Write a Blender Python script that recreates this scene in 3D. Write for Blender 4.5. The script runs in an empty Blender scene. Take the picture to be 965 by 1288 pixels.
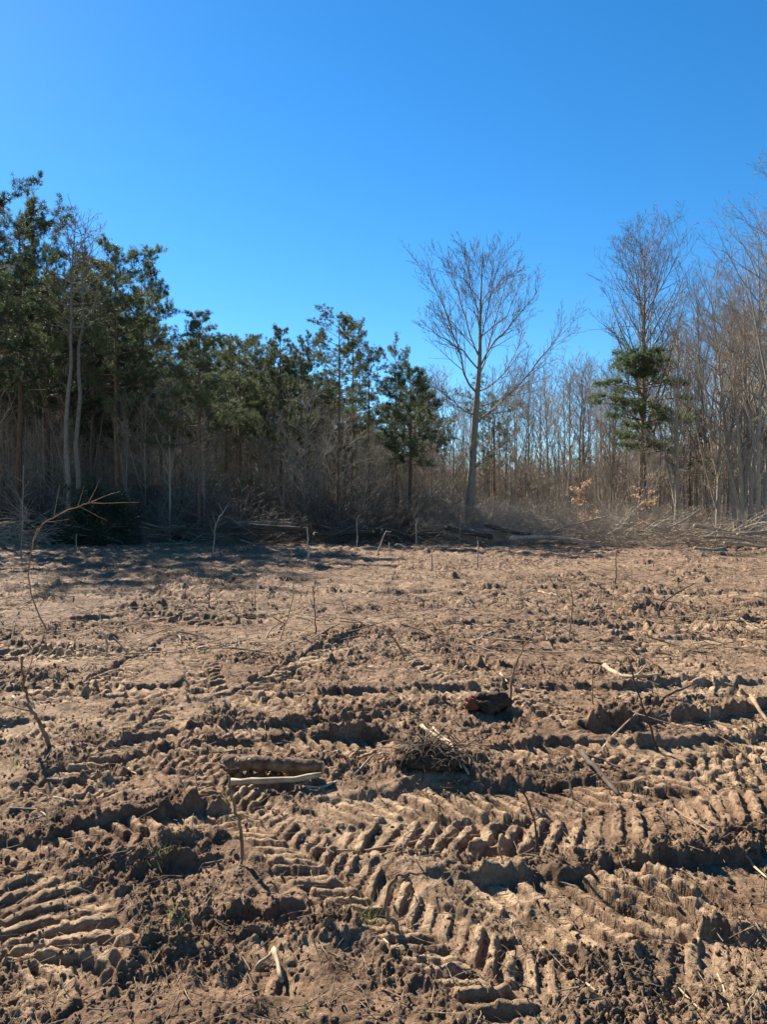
import bpy, math, random
import numpy as np
from mathutils import Vector

scene = bpy.context.scene
COL = scene.collection
R = math.radians

# ------------------------------------------------------------------ camera, sky, sun, exposure
EYE, HORIZON, FPX, CX = 1.60, 640.0, 930.0, 482.5      # metres; photograph pixels (965 x 1288)
cam_d = bpy.data.cameras.new('camera')
cam_d.sensor_fit = 'VERTICAL'; cam_d.sensor_height = 36; cam_d.lens = FPX / 1288 * 36
cam_d.clip_start = 0.05; cam_d.clip_end = 3000
cam = bpy.data.objects.new('camera', cam_d); COL.objects.link(cam)
cam.location = (0, 0, EYE); cam.rotation_euler = (R(90 - 0.25), 0, 0)
scene.camera = cam

SUN_AZ, SUN_EL = -36.0, 35.5                            # azimuth from +Y, negative = left
w = bpy.data.worlds.new('World'); scene.world = w; w.use_nodes = True
nt = w.node_tree; nt.nodes.clear()
sky = nt.nodes.new('ShaderNodeTexSky'); sky.sky_type = 'NISHITA'; sky.sun_disc = False
sky.sun_elevation = R(SUN_EL); sky.sun_rotation = R(SUN_AZ)
sky.altitude = 200; sky.air_density = 1.0; sky.dust_density = 0.05; sky.ozone_density = 3.0
hs = nt.nodes.new('ShaderNodeHueSaturation'); hs.inputs['Saturation'].default_value = 1.22
bg = nt.nodes.new('ShaderNodeBackground'); bg.inputs['Strength'].default_value = 0.056
wo = nt.nodes.new('ShaderNodeOutputWorld')
tint = nt.nodes.new('ShaderNodeMix'); tint.data_type = 'RGBA'; tint.blend_type = 'MULTIPLY'; tint.inputs[0].default_value = 1; tint.inputs[7].default_value = (.78, .93, 1.02, 1)
nt.links.new(sky.outputs[0], tint.inputs[6]); nt.links.new(tint.outputs[2], hs.inputs['Color']); nt.links.new(hs.outputs[0], bg.inputs[0]); nt.links.new(bg.outputs[0], wo.inputs[0])

sd = Vector((math.sin(R(SUN_AZ)) * math.cos(R(SUN_EL)), math.cos(R(SUN_AZ)) * math.cos(R(SUN_EL)), math.sin(R(SUN_EL))))
sl = bpy.data.lights.new('sun', 'SUN'); sl.energy = 5.0; sl.angle = R(0.5); sl.color = (1.0, 0.94, 0.83)
so = bpy.data.objects.new('sun', sl); COL.objects.link(so); so.rotation_euler = (-sd).to_track_quat('-Z', 'Y').to_euler()
scene.view_settings.view_transform = 'Standard'; scene.view_settings.look = 'None'
scene.view_settings.exposure = 1.66; scene.view_settings.gamma = 1.0
scene.cycles.max_bounces = 5; scene.cycles.transparent_max_bounces = 6

# ------------------------------------------------------------------ helpers
def G(px, py):
    """point of the flat field seen at a pixel of the photograph"""
    Y = EYE * FPX / (py - HORIZON)
    return np.array([(px - CX) / FPX * Y, Y])

def at(px, Y):
    return (px - CX) / FPX * Y

def zat(py, Y):
    return EYE + (HORIZON - py) / FPX * Y

def tag(o, label=None, cat=None, group=None, kind=None):
    if label: o['label'] = label
    if cat: o['category'] = cat
    if group: o['group'] = group
    if kind: o['kind'] = kind
    return o

def link(name, me, parent=None):
    o = bpy.data.objects.new(name, me); COL.objects.link(o)
    if parent is not None: o.parent = parent
    return o

def empty(name, loc, rz=0.0):
    o = bpy.data.objects.new(name, None); o.empty_display_size = 0.2; COL.objects.link(o)
    o.location = loc; o.rotation_euler = (0, 0, rz)
    return o

def copy_tree(root, loc, rz=0.0, scale=(1, 1, 1), tilt=(0, 0)):
    c = root.copy(); COL.objects.link(c)
    c.location = loc; c.rotation_euler = (tilt[0], tilt[1], rz); c.scale = scale
    for k in list(c.keys()):
        if k in ('label', 'category', 'group', 'kind'): del c[k]
    for ch in root.children:
        d = ch.copy(); COL.objects.link(d); d.parent = c
        for g in ch.children:
            e = g.copy(); COL.objects.link(e); e.parent = d
    return c

def quick_mesh(name, V, Fq=None, Ft=None, mats=(), mq=None, mt=None, smooth=True, extra=None):
    """mesh from numpy arrays: quads Fq, tris Ft, extra = list of ngons"""
    me = bpy.data.meshes.new(name)
    V = np.asarray(V, dtype=np.float32)
    me.vertices.add(len(V)); me.vertices.foreach_set('co', V.ravel())
    loops, starts, tot, mi, pos = [], [], [], [], 0
    if Fq is not None and len(Fq):
        Fq = np.asarray(Fq, dtype=np.int32); loops.append(Fq.ravel()); n = len(Fq)
        starts.append(pos + np.arange(n) * 4); tot.append(np.full(n, 4)); pos += 4 * n
        mi.append(np.zeros(n, int) if mq is None else np.asarray(mq))
    if Ft is not None and len(Ft):
        Ft = np.asarray(Ft, dtype=np.int32); loops.append(Ft.ravel()); n = len(Ft)
        starts.append(pos + np.arange(n) * 3); tot.append(np.full(n, 3)); pos += 3 * n
        mi.append(np.zeros(n, int) if mt is None else np.asarray(mt))
    for f in (extra or []):
        loops.append(np.array(f, dtype=np.int32)); starts.append(np.array([pos])); tot.append(np.array([len(f)])); pos += len(f)
        mi.append(np.array([1 if len(mats) > 1 else 0]))
    loops = np.concatenate(loops).astype(np.int32)
    me.loops.add(len(loops)); me.loops.foreach_set('vertex_index', loops)
    starts = np.concatenate(starts).astype(np.int32)
    me.polygons.add(len(starts)); me.polygons.foreach_set('loop_start', starts)
    try: me.polygons.foreach_set('loop_total', np.concatenate(tot).astype(np.int32))
    except Exception: pass
    for m in mats: me.materials.append(m)
    me.polygons.foreach_set('material_index', np.concatenate(mi).astype(np.int32))
    me.polygons.foreach_set('use_smooth', np.full(len(starts), smooth, dtype=bool))
    me.update(calc_edges=True)
    return me

class Tubes:
    """collects tapered tubes along polylines"""
    def __init__(self): self.g = {}; self.n = 0
    def add(self, P, rad, k=4, cap=False, mat=0):
        P = np.asarray(P, float); rad = np.asarray(rad, float)
        self.g.setdefault((len(P), k, cap, mat), []).append((P, rad)); self.n += 1
    def arrays(self):
        Vs, Fs, Ms, caps, off = [], [], [], [], 0
        for (n, k, cap, mat), lst in self.g.items():
            P = np.stack([a for a, b in lst]); Rr = np.stack([b for a, b in lst]); m = len(lst)
            T = np.gradient(P, axis=1); T /= (np.linalg.norm(T, axis=2, keepdims=True) + 1e-9)
            ov = np.abs(P[:, -1] - P[:, 0]); ref = np.zeros((m, 3)); ref[np.arange(m), np.argmin(ov, axis=1)] = 1
            N = np.cross(T, ref[:, None, :]); N /= (np.linalg.norm(N, axis=2, keepdims=True) + 1e-9)
            B = np.cross(T, N)
            a = np.arange(k) / k * 2 * np.pi
            ring = P[:, :, None, :] + Rr[:, :, None, None] * (N[:, :, None, :] * np.cos(a)[None, None, :, None] + B[:, :, None, :] * np.sin(a)[None, None, :, None])
            Vs.append(ring.reshape(-1, 3))
            base = off + (np.arange(m) * n * k)[:, None, None] + (np.arange(n - 1) * k)[None, :, None]
            i = np.arange(k)[None, None, :]; j = (i + 1) % k
            Fs.append(np.stack([base + i, base + j, base + k + j, base + k + i], axis=3).reshape(-1, 4))
            Ms.append(np.full(len(Fs[-1]), mat))
            if cap:
                for q in range(m):
                    b = off + q * n * k
                    caps.append([b + x for x in range(k)][::-1]); caps.append([b + (n - 1) * k + x for x in range(k)])
            off += m * n * k
        return np.concatenate(Vs), np.concatenate(Fs), np.concatenate(Ms), caps
    def mesh(self, name, mats, smooth=True):
        V, F, M, caps = self.arrays()
        return quick_mesh(name, V, Fq=F, mq=M, mats=mats, smooth=smooth, extra=caps)
    def obj(self, name, mats, parent=None):
        return link(name, self.mesh(name, mats), parent)

# ---- value noise on tables
rng0 = np.random.default_rng(7)
TAB = [rng0.random((512, 512)).astype(np.float32) for _ in range(8)]
def vn(x, y, s=0):
    t = TAB[s % 8]; x = x + 37.13 * s; y = y + 91.7 * s
    xi = np.floor(x); yi = np.floor(y); fx = x - xi; fy = y - yi
    xi = xi.astype(np.int64) & 511; yi = yi.astype(np.int64) & 511
    fx = fx * fx * (3 - 2 * fx); fy = fy * fy * (3 - 2 * fy)
    x1 = (xi + 1) & 511; y1 = (yi + 1) & 511
    a = t[yi, xi]; b = t[yi, x1]; c = t[y1, xi]; d = t[y1, x1]
    return (a + (b - a) * fx) * (1 - fy) + (c + (d - c) * fx) * fy * 1.0
def fbm(x, y, s=0, o=4, g=0.5):
    r = 0; a = 1; tot = 0
    for i in range(o):
        c, sn = math.cos(i * 1.1), math.sin(i * 1.1)
        r = r + a * (vn((x * c - y * sn) * 2 ** i, (x * sn + y * c) * 2 ** i, s + i) * 2 - 1); tot += a; a *= g
    return r / tot
def sstep(a, b, x):
    t = np.clip((x - a) / (b - a), 0, 1); return t * t * (3 - 2 * t)
def domes(x, y, cell, dens, s=0, rlo=0.25, rhi=0.62, flat=0.8, p=2.6):
    """lumps of earth, one at most per cell; dens = presence probability array"""
    X = x / cell; Y = y / cell; xi = np.floor(X).astype(np.int64); yi = np.floor(Y).astype(np.int64)
    h = np.zeros_like(x)
    A, B, C, D = TAB[s % 8], TAB[(s + 1) % 8], TAB[(s + 2) % 8], TAB[(s + 3) % 8]
    for dx in (-1, 0, 1):
        for dy in (-1, 0, 1):
            cx = xi + dx; cy = yi + dy; ix = (cx + 17 * s) & 511; iy = (cy + 53 * s) & 511
            px = cx + A[iy, ix]; py = cy + B[iy, ix]
            r = rlo + (rhi - rlo) * C[iy, ix] ** 2; keep = D[iy, ix] < dens
            an = A[ix, iy] * 6.28; ca = np.cos(an); sa = np.sin(an)
            ux = X - px; uy = Y - py
            u = (ux * ca + uy * sa) / r; v = (-ux * sa + uy * ca) / (r * (0.55 + 0.45 * B[ix, iy]))
            d = np.sqrt(u * u + v * v)
            hh = np.clip(1 - d ** p, 0, 1) ** 0.7 * r * (0.75 + 0.45 * C[ix, iy] * u + 0.3 * (D[ix, iy] - 0.5) * v)
            h = np.maximum(h, np.where(keep, hh, 0))
    return h * cell * flat

# ------------------------------------------------------------------ wheel tracks of the field (photograph pixels -> field)
def smooth_line(pts, n=10):
    P = np.array(pts, float)
    P = np.vstack([2 * P[0] - P[1], P, 2 * P[-1] - P[-2]]); out = []
    for i in range(1, len(P) - 2):
        for t in np.linspace(0, 1, n, endpoint=False):
            out.append(0.5 * ((2 * P[i]) + (-P[i - 1] + P[i + 1]) * t + (2 * P[i - 1] - 5 * P[i] + 4 * P[i + 1] - P[i + 2]) * t ** 2 + (-P[i - 1] + 3 * P[i] - 3 * P[i + 1] + P[i + 2]) * t ** 3))
    out.append(P[-2]); return np.array(out)

# centre line pixels, half width m, depth m, far berm, near berm, lug pitch, lug height, skew, chevron
TRACKS = [
    ([(380, 1040), (520, 1028), (640, 1026), (760, 1018), (880, 1000), (1050, 985)], .36, .045, .02, .03, .155, .050, .55, 1),
    ([(560, 1150), (640, 1140), (760, 1135), (880, 1118), (1060, 1105)], .27, .070, .035, .02, .150, .062, .35, 0),
    ([(235, 955), (300, 1010), (370, 1066), (440, 1110), (520, 1160), (620, 1225), (760, 1300)], .19, .03, .01, .03, .085, .035, .75, 1),
    ([(-80, 1110), (10, 1120), (70, 1150), (85, 1190), (50, 1225), (-40, 1260)], .23, .035, .02, .02, .10, .035, -.35, 0),
    ([(-60, 1085), (40, 1068), (130, 1050), (230, 1035), (320, 1028)], .20, .085, .045, .03, .12, .038, .35, 1),
    ([(120, 938), (200, 926), (290, 920), (400, 912), (520, 902)], .17, .06, .05, .02, .115, .040, .5, 1),
    ([(90, 966), (200, 955), (320, 940), (420, 934), (520, 938)], .20, .06, .04, .02, .12, .035, .5, 1),
    ([(120, 898), (230, 890), (350, 884), (520, 872), (640, 868)], .20, .06, .04, .02, .125, .038, .4, 1),
    ([(740, 926), (820, 915), (900, 906), (1040, 890)], .22, .075, .06, .02, .13, .045, .5, 1),
    ([(-60, 758), (60, 757), (160, 753), (290, 757)], .30, .06, .05, .02, .17, .055, .3, 1),
    ([(-60, 783), (60, 786), (170, 780), (290, 784), (380, 776)], .28, .07, .06, .02, .17, .055, .3, 1),
    ([(-60, 738), (60, 737), (230, 733)], .30, .06, .05, .02, .19, .055, .3, 1),
    ([(232, 800), (250, 830), (268, 880)], .17, .04, .03, .03, .12, .035, .5, 1),
    ([(60, 890), (120, 860), (180, 828), (230, 800)], .20, .06, .03, .03, .14, .04, .5, 1),
    ([(180, 1160), (260, 1172), (350, 1160), (440, 1150)], .10, .06, .05, .00, .2, .0, .5, 1),
    ([(230, 1228), (330, 1212), (430, 1206)], .16, .085, .06, .03, .09, .03, .2, 1),
    ([(790, 1170), (880, 1205), (980, 1235)], .16, .05, .04, .02, .10, .036, .3, 0),
    ([(120, 1120), (200, 1098), (310, 1088)], .09, .04, .03, .0, .2, .0, .5, 1),
    ([(560, 1074), (620, 1072), (700, 1078)], .11, .07, .05, .0, .2, .01, .5, 1),
    ([(560, 808), (720, 812), (860, 806), (1020, 812)], .3, .05, .03, .02, .2, .03, .5, 1),
    ([(-60, 812), (60, 814), (180, 822)], .22, .045, .03, .02, .15, .045, .5, 1),
    ([(-60, 872), (60, 868), (170, 872), (260, 866)], .2, .045, .03, .02, .14, .042, .5, 1),
    ([(-40, 745), (120, 748), (330, 742), (470, 748)], .28, .045, .03, .02, .18, .05, .4, 1),
    ([(270, 890), (350, 860), (430, 815), (560, 775)], .2, .055, .04, .02, .15, .045, .5, 1),
    ([(760, 925), (660, 880), (560, 850), (490, 800)], .2, .05, .03, .03, .15, .045, .5, 1),
    ([(1000, 880), (880, 850), (800, 800), (770, 760)], .22, .05, .03, .03, .16, .045, .5, 1),
    ([(0, 1010), (90, 975), (180, 930), (240, 880)], .18, .045, .03, .03, .14, .042, .5, 1),
    ([(-60, 770), (80, 771), (230, 768)], .28, .06, .05, .02, .17, .055, .3, 1),
    ([(-40, 822), (60, 820), (150, 812)], .22, .06, .04, .02, .15, .05, .5, 1),
    ([(-60, 925), (20, 915), (100, 905)], .2, .05, .04, .02, .12, .04, .4, 1),
    ([(-60, 1000), (40, 992), (140, 984), (240, 985)], .17, .045, .03, .02, .11, .035, .5, 1),
    ([(540, 790), (700, 786), (860, 790), (1000, 784)], .26, .055, .05, .02, .17, .045, .4, 1),
    ([(640, 868), (760, 872), (900, 862), (1020, 866)], .22, .05, .04, .02, .14, .04, .5, 1),
    ([(600, 955), (720, 945), (860, 950), (1020, 938)], .2, .045, .035, .02, .13, .04, .5, 1),
    ([(830, 978), (920, 966), (1050, 955)], .24, .05, .03, .02, .14, .045, .5, 1),
    ([(500, 745), (700, 742), (860, 748), (1020, 744)], .4, .06, .04, .02, .25, .03, .5, 1),
]
TR = []
for pix, hw, dep, bf, bn, pitch, lh, skew, chev in TRACKS:
    if pitch > .105 and lh > 0:
        if pix[1][1] < 870: lh *= 1.35; pitch *= .95
        else: pitch *= .70; lh *= .85
    TR.append((smooth_line([G(*p) for p in pix], 7), hw, dep, bf, bn, pitch, lh, skew, chev))

def track_fields(x, y):
    """height offset and pressed mask of all wheel tracks"""
    H = np.zeros_like(x); Mk = np.zeros_like(x); PR = np.zeros_like(x)
    ex = vn(x * 7, y * 7, 1) * 2 - 1; ex2 = vn(x * 24, y * 24, 2) * 2 - 1
    for L, hw, dep, bf, bn, pitch, lh, skew, chev in TR:
        mgn = hw * 2.2
        sel = np.nonzero((x > L[:, 0].min() - mgn) & (x < L[:, 0].max() + mgn) & (y > L[:, 1].min() - mgn) & (y < L[:, 1].max() + mgn))[0]
        if not len(sel): continue
        X = x[sel]; Y = y[sel]
        best = np.full(len(X), 1e9); S = np.zeros(len(X)); Tt = np.zeros(len(X)); s0 = 0
        for i in range(len(L) - 1):
            a = L[i]; d = L[i + 1] - a; l = math.hypot(*d) + 1e-9; u = d / l
            rx = X - a[0]; ry = Y - a[1]; s = np.clip(rx * u[0] + ry * u[1], 0, l)
            ox = rx - s * u[0]; oy = ry - s * u[1]; dd = ox * ox + oy * oy
            t = (u[0] * ry - u[1] * rx)
            b = dd < best
            best = np.where(b, dd, best); S = np.where(b, s0 + s, S); Tt = np.where(b, np.sign(t) * np.sqrt(dd), Tt); s0 += l
        e1 = ex[sel]; e2 = ex2[sel]
        t = Tt / hw + e1 * 0.16 + e2 * 0.06
        at_ = np.abs(t)
        endf = sstep(0, 0.3, S) * sstep(0, 0.3, s0 - S)
        if L[:, 1].mean() > 5.0: endf = endf * sstep(.02, .22, vn(X * .55 + hw * 50, Y * .55 + pitch * 90, 7))
        inside = sstep(1.10, 0.92, at_) * endf
        brk = vn(X * 2.2, Y * 2.2, 5)
        berm_w = .95 * np.where(t > 0, bf, bn) * (0.25 + 1.4 * brk ** 1.4)
        berm = berm_w * np.exp(-((at_ - 1.22) / 0.19) ** 2) * (0.7 + 0.5 * e2) * endf
        ph = S / pitch + (skew * (np.abs(Tt) if chev else Tt) / pitch) + (0.5 * (Tt > 0) if chev else 0) + e1 * 0.13
        c = np.abs((ph - np.floor(ph)) - 0.5) * 2
        bar = (1 - sstep(0.42, 0.60, c)) * (1 - .25 * c)
        lm = sstep(0.10, 0.30, vn(X * 1.6 + 9, Y * 1.6, 3)) * sstep(1.0, 0.86, at_)
        if chev: lm = lm * sstep(0.02, 0.12, at_)
        cid = np.floor(ph).astype(np.int64)
        var = 0.35 + 0.9 * TAB[6][(cid * 7) & 511, (cid * 13 + (Tt > 0) * 31) & 511]
        lug = 1.05 * lh * bar * lm * var * (0.85 + 0.25 * e2)
        H[sel] += (-.75 * dep * (0.55 + 0.7 * brk) * inside + berm + lug * inside)
        Mk[sel] = np.maximum(Mk[sel], inside * (1.0 if lh > 0 else .3))
        PR[sel] = np.maximum(PR[sel], inside * (bar * lm if lh > 0 else 0))
    track_fields.pr = PR
    return H, Mk

ROUGH = [(450, 806, .75, .5), (390, 834, .8, .35), (810, 768, 1.3, .7), (30, 844, .8, .35), (590, 838, .6, .3), (320, 1165, .6, .14), (90, 1065, .45, .15), (860, 886, .6, .22), (770, 908, .45, .2), (300, 905, .5, .15), (560, 1070, .35, .1), (610, 890, .35, .2), (540, 965, .45, .22), (250, 1205, .3, .1), (800, 845, .8, .3), (200, 720, 1.0, .7)]
def lumps_extra(x, y):
    h = 0
    for (px, py, rx, ry, a) in ((545, 972, .33, .20, .10), (610, 897, .30, .18, .06), (330, 975, .45, .12, .03), (300, 1180, .5, .12, .06), (860, 930, .5, .2, .06), (450, 800, .5, .5, .08), (210, 1050, .4, .15, .03)):
        c = G(px, py); h = h + a * np.exp(-(((x - c[0]) / rx) ** 2 + ((y - c[1]) / ry) ** 2))
    return h

def ground_full(x, y):
    x = np.asarray(x, float); y = np.asarray(y, float)
    far = sstep(60, 36, y)
    h = 0.05 * fbm(x * .30, y * .30, 1, 3) + 0.035 * fbm(x * 1.1, y * 1.1, 3, 3)
    tH, mk = track_fields(x, y)
    wx = x + 0.03 * (vn(x * 14, y * 14, 3) - .5) + .012 * (vn(x * 50, y * 50, 4) - .5)
    wy = y + 0.03 * (vn(x * 14, y * 14, 5) - .5) + .012 * (vn(x * 50, y * 50, 6) - .5)
    rough = sstep(0.30, 0.72, vn(x * .9, y * .9, 2) * .6 + vn(x * 3.1, y * 3.1, 4) * .4)
    for (px, py, rx, ry) in ROUGH:
        c = G(px, py); rough = np.maximum(rough, 1.5 * np.exp(-(((x - c[0]) / rx) ** 2 + ((y - c[1]) / ry) ** 2) ** 1.5))
    rough = np.clip(rough * 0.95 + 0.05, 0, 1.5) * (1 - 0.90 * np.clip(mk * 1.2, 0, 1))
    h = h + tH + lumps_extra(x, y)
    def bil(f, sd):
        return np.abs(vn(wx * f, wy * f, sd) * 2 - 1)
    rr = .22 + .95 * rough
    h = h + domes(wx, wy, .24, 0.20 * rough, 2, flat=.28)
    h = h + domes(wx, wy, .11, 0.34 * rough, 3, flat=.42)
    h = h + domes(wx, wy, .055, 0.06 + 0.42 * rough, 4, flat=.55)
    h = h + domes(wx, wy, .028, 0.20 + 0.45 * rough, 5, flat=.60)
    rc = rr * (.55 + .9 * vn(x * 5, y * 5, 7))
    h = h + rc * (.050 * (bil(5, 0) - .4) + .034 * (bil(11, 1) - .4) + .022 * (bil(23, 2) - .4) + .017 * (bil(47, 3) - .4) + .011 * (bil(95, 4) - .4))
    h = h + sstep(8, 16, y) * (domes(wx, wy, .75, .32 * np.clip(rough + .25, 0, 1), 6, flat=.26) + domes(wx, wy, .36, .45 * np.clip(rough + .3, 0, 1), 0, flat=.36))
    h = h + sstep(6, 12, y) * (1 - mk) * .062 * (np.abs(vn(wx * 2.4, wy * 3.4, 5) * 2 - 1) - .4) * (.4 + rough)
    # long low scrape marks left by dragging
    sc = vn(x * .5, y * .8, 6)
    h = h + .022 * (1 - mk) * sc * (vn(x * 1.3 + y * .4, y * 9, 5) - .5) + .012 * (1 - mk) * (vn(x * 3 - y, y * 22, 3) - .5)
    return h * far, mk, rough

def gh(x, y):
    return ground_full(np.atleast_1d(np.asarray(x, float)), np.atleast_1d(np.asarray(y, float)))[0]
def gz(x, y): return float(gh([x], [y])[0])

# ------------------------------------------------------------------ materials
def mat(name, rough=0.9, spec=0.2):
    m = bpy.data.materials.new(name); m.use_nodes = True
    n = m.node_tree.nodes; b = n['Principled BSDF']; b.inputs['Roughness'].default_value = rough
    b.inputs['Specular IOR Level'].default_value = spec
    return m, m.node_tree, b

def noise_mat(name, cols, scale=6, rough=0.9, stretch=(1, 1, 1), bump=0.0, bscale=40, bdist=0.01, per_obj=0.0, detail=6):
    """cols: list of (position, rgb)"""
    m, t, b = mat(name, rough)
    tc = t.nodes.new('ShaderNodeTexCoord'); mp = t.nodes.new('ShaderNodeMapping'); mp.inputs['Scale'].default_value = stretch
    t.links.new(tc.outputs['Object'], mp.inputs[0])
    no = t.nodes.new('ShaderNodeTexNoise'); no.inputs['Scale'].default_value = scale; no.inputs['Detail'].default_value = detail
    t.links.new(mp.outputs[0], no.inputs['Vector'])
    cr = t.nodes.new('ShaderNodeValToRGB'); el = cr.color_ramp.elements
    while len(el) < len(cols): el.new(0.5)
    for e, (p, c) in zip(el, cols): e.position = p; e.color = (*c, 1)
    t.links.new(no.outputs['Fac'], cr.inputs[0]); out = cr.outputs[0]
    if per_obj:
        oi = t.nodes.new('ShaderNodeObjectInfo'); mr = t.nodes.new('ShaderNodeMapRange')
        mr.inputs['To Min'].default_value = 1 - per_obj; mr.inputs['To Max'].default_value = 1 + per_obj
        h = t.nodes.new('ShaderNodeHueSaturation'); t.links.new(oi.outputs['Random'], mr.inputs[0])
        t.links.new(mr.outputs[0], h.inputs['Value']); t.links.new(out, h.inputs['Color']); out = h.outputs[0]
    t.links.new(out, b.inputs['Base Color'])
    if bump:
        n2 = t.nodes.new('ShaderNodeTexNoise'); n2.inputs['Scale'].default_value = bscale; n2.inputs['Detail'].default_value = 5
        t.links.new(mp.outputs[0], n2.inputs['Vector'])
        bp = t.nodes.new('ShaderNodeBump'); bp.inputs['Strength'].default_value = bump; bp.inputs['Distance'].default_value = bdist
        t.links.new(n2.outputs['Fac'], bp.inputs['Height']); t.links.new(bp.outputs[0], b.inputs['Normal'])
    return m

M = {}
M['bark'] = noise_mat('grey_bark', [(.3, (.11, .09, .07)), (.7, (.26, .22, .175))], 5, stretch=(6, 6, 1), bump=.7, bscale=9, bdist=.03)
M['pale_bark'] = noise_mat('pale_bark', [(.3, (.20, .16, .115)), (.7, (.42, .345, .255))], 6, stretch=(5, 5, 1), bump=.6, bscale=9, bdist=.02)
M['twig'] = noise_mat('bare_twig', [(.3, (.125, .092, .070)), (.7, (.25, .20, .155))], 2, per_obj=.25)
M['twig_grey'] = noise_mat('grey_twig', [(.3, (.20, .16, .12)), (.7, (.38, .31, .235))], 2, per_obj=.2)
M['pine_bark'] = noise_mat('pine_bark', [(.3, (.075, .05, .038)), (.7, (.21, .12, .075))], 3, stretch=(5, 5, 1.2), bump=.8, bscale=10, bdist=.03, per_obj=.25)
M['dead_wood'] = noise_mat('weathered_wood', [(.3, (.21, .16, .115)), (.7, (.44, .35, .255))], 8, stretch=(1, 1, 1), bump=.5, bscale=60, bdist=.004, per_obj=.3)
M['stick'] = noise_mat('brown_stick_bark', [(.3, (.12, .07, .04)), (.7, (.30, .195, .115))], 12, bump=.5, bscale=80, bdist=.003, per_obj=.3)
M['split_wood'] = noise_mat('pale_split_wood', [(.3, (.24, .165, .095)), (.7, (.46, .35, .215))], 14, bump=.4, bscale=90, bdist=.003, per_obj=.15)
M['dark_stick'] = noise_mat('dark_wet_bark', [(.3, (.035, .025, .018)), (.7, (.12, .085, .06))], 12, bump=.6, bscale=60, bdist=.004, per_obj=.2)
M['undergrowth'] = noise_mat('undergrowth_stems', [(.3, (.085, .064, .05)), (.7, (.19, .15, .115))], 1.5, per_obj=.3)
M['litter_twig'] = noise_mat('litter_twigs', [(.40, (.07, .045, .03)), (.62, (.31, .225, .14))], 2.3)

def leaf_mat(name, cols, scale, trans=.3, per_obj=.15):
    m = noise_mat(name, cols, scale, rough=.6, per_obj=per_obj); t = m.node_tree; b = t.nodes['Principled BSDF']
    tr = t.nodes.new('ShaderNodeBsdfTranslucent'); mx = t.nodes.new('ShaderNodeMixShader'); mx.inputs[0].default_value = trans
    src = b.inputs['Base Color'].links[0].from_socket; t.links.new(src, tr.inputs[0])
    o = t.nodes['Material Output']; t.links.new(b.outputs[0], mx.inputs[1]); t.links.new(tr.outputs[0], mx.inputs[2]); t.links.new(mx.outputs[0], o.inputs[0])
    return m
M['needle'] = leaf_mat('pine_needles', [(.3, (.055, .075, .034)), (.7, (.125, .15, .066))], 1.1)
M['needle_dark'] = leaf_mat('dark_needles', [(.3, (.034, .054, .027)), (.7, (.08, .105, .05))], 1.1)
M['bush_needle'] = leaf_mat('bush_needles', [(.3, (.022, .036, .024)), (.7, (.055, .075, .045))], 1.1, .2)
M['sunlit_needle'] = leaf_mat('sunlit_needles', [(.3, (.055, .080, .030)), (.7, (.13, .155, .060))], 1.1, .4)  # sunlight on the flat topped crown, put into a brighter needle colour
M['beech'] = leaf_mat('dry_beech_leaves', [(.3, (.33, .20, .12)), (.7, (.52, .35, .22))], 9, .4)
M['dry_leaf'] = leaf_mat('dry_leaves', [(.3, (.20, .12, .07)), (.7, (.42, .28, .17))], 3, .3)
M['grass'] = leaf_mat('grass_blades', [(.3, (.10, .13, .03)), (.7, (.22, .22, .07))], 9, .3)

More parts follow.
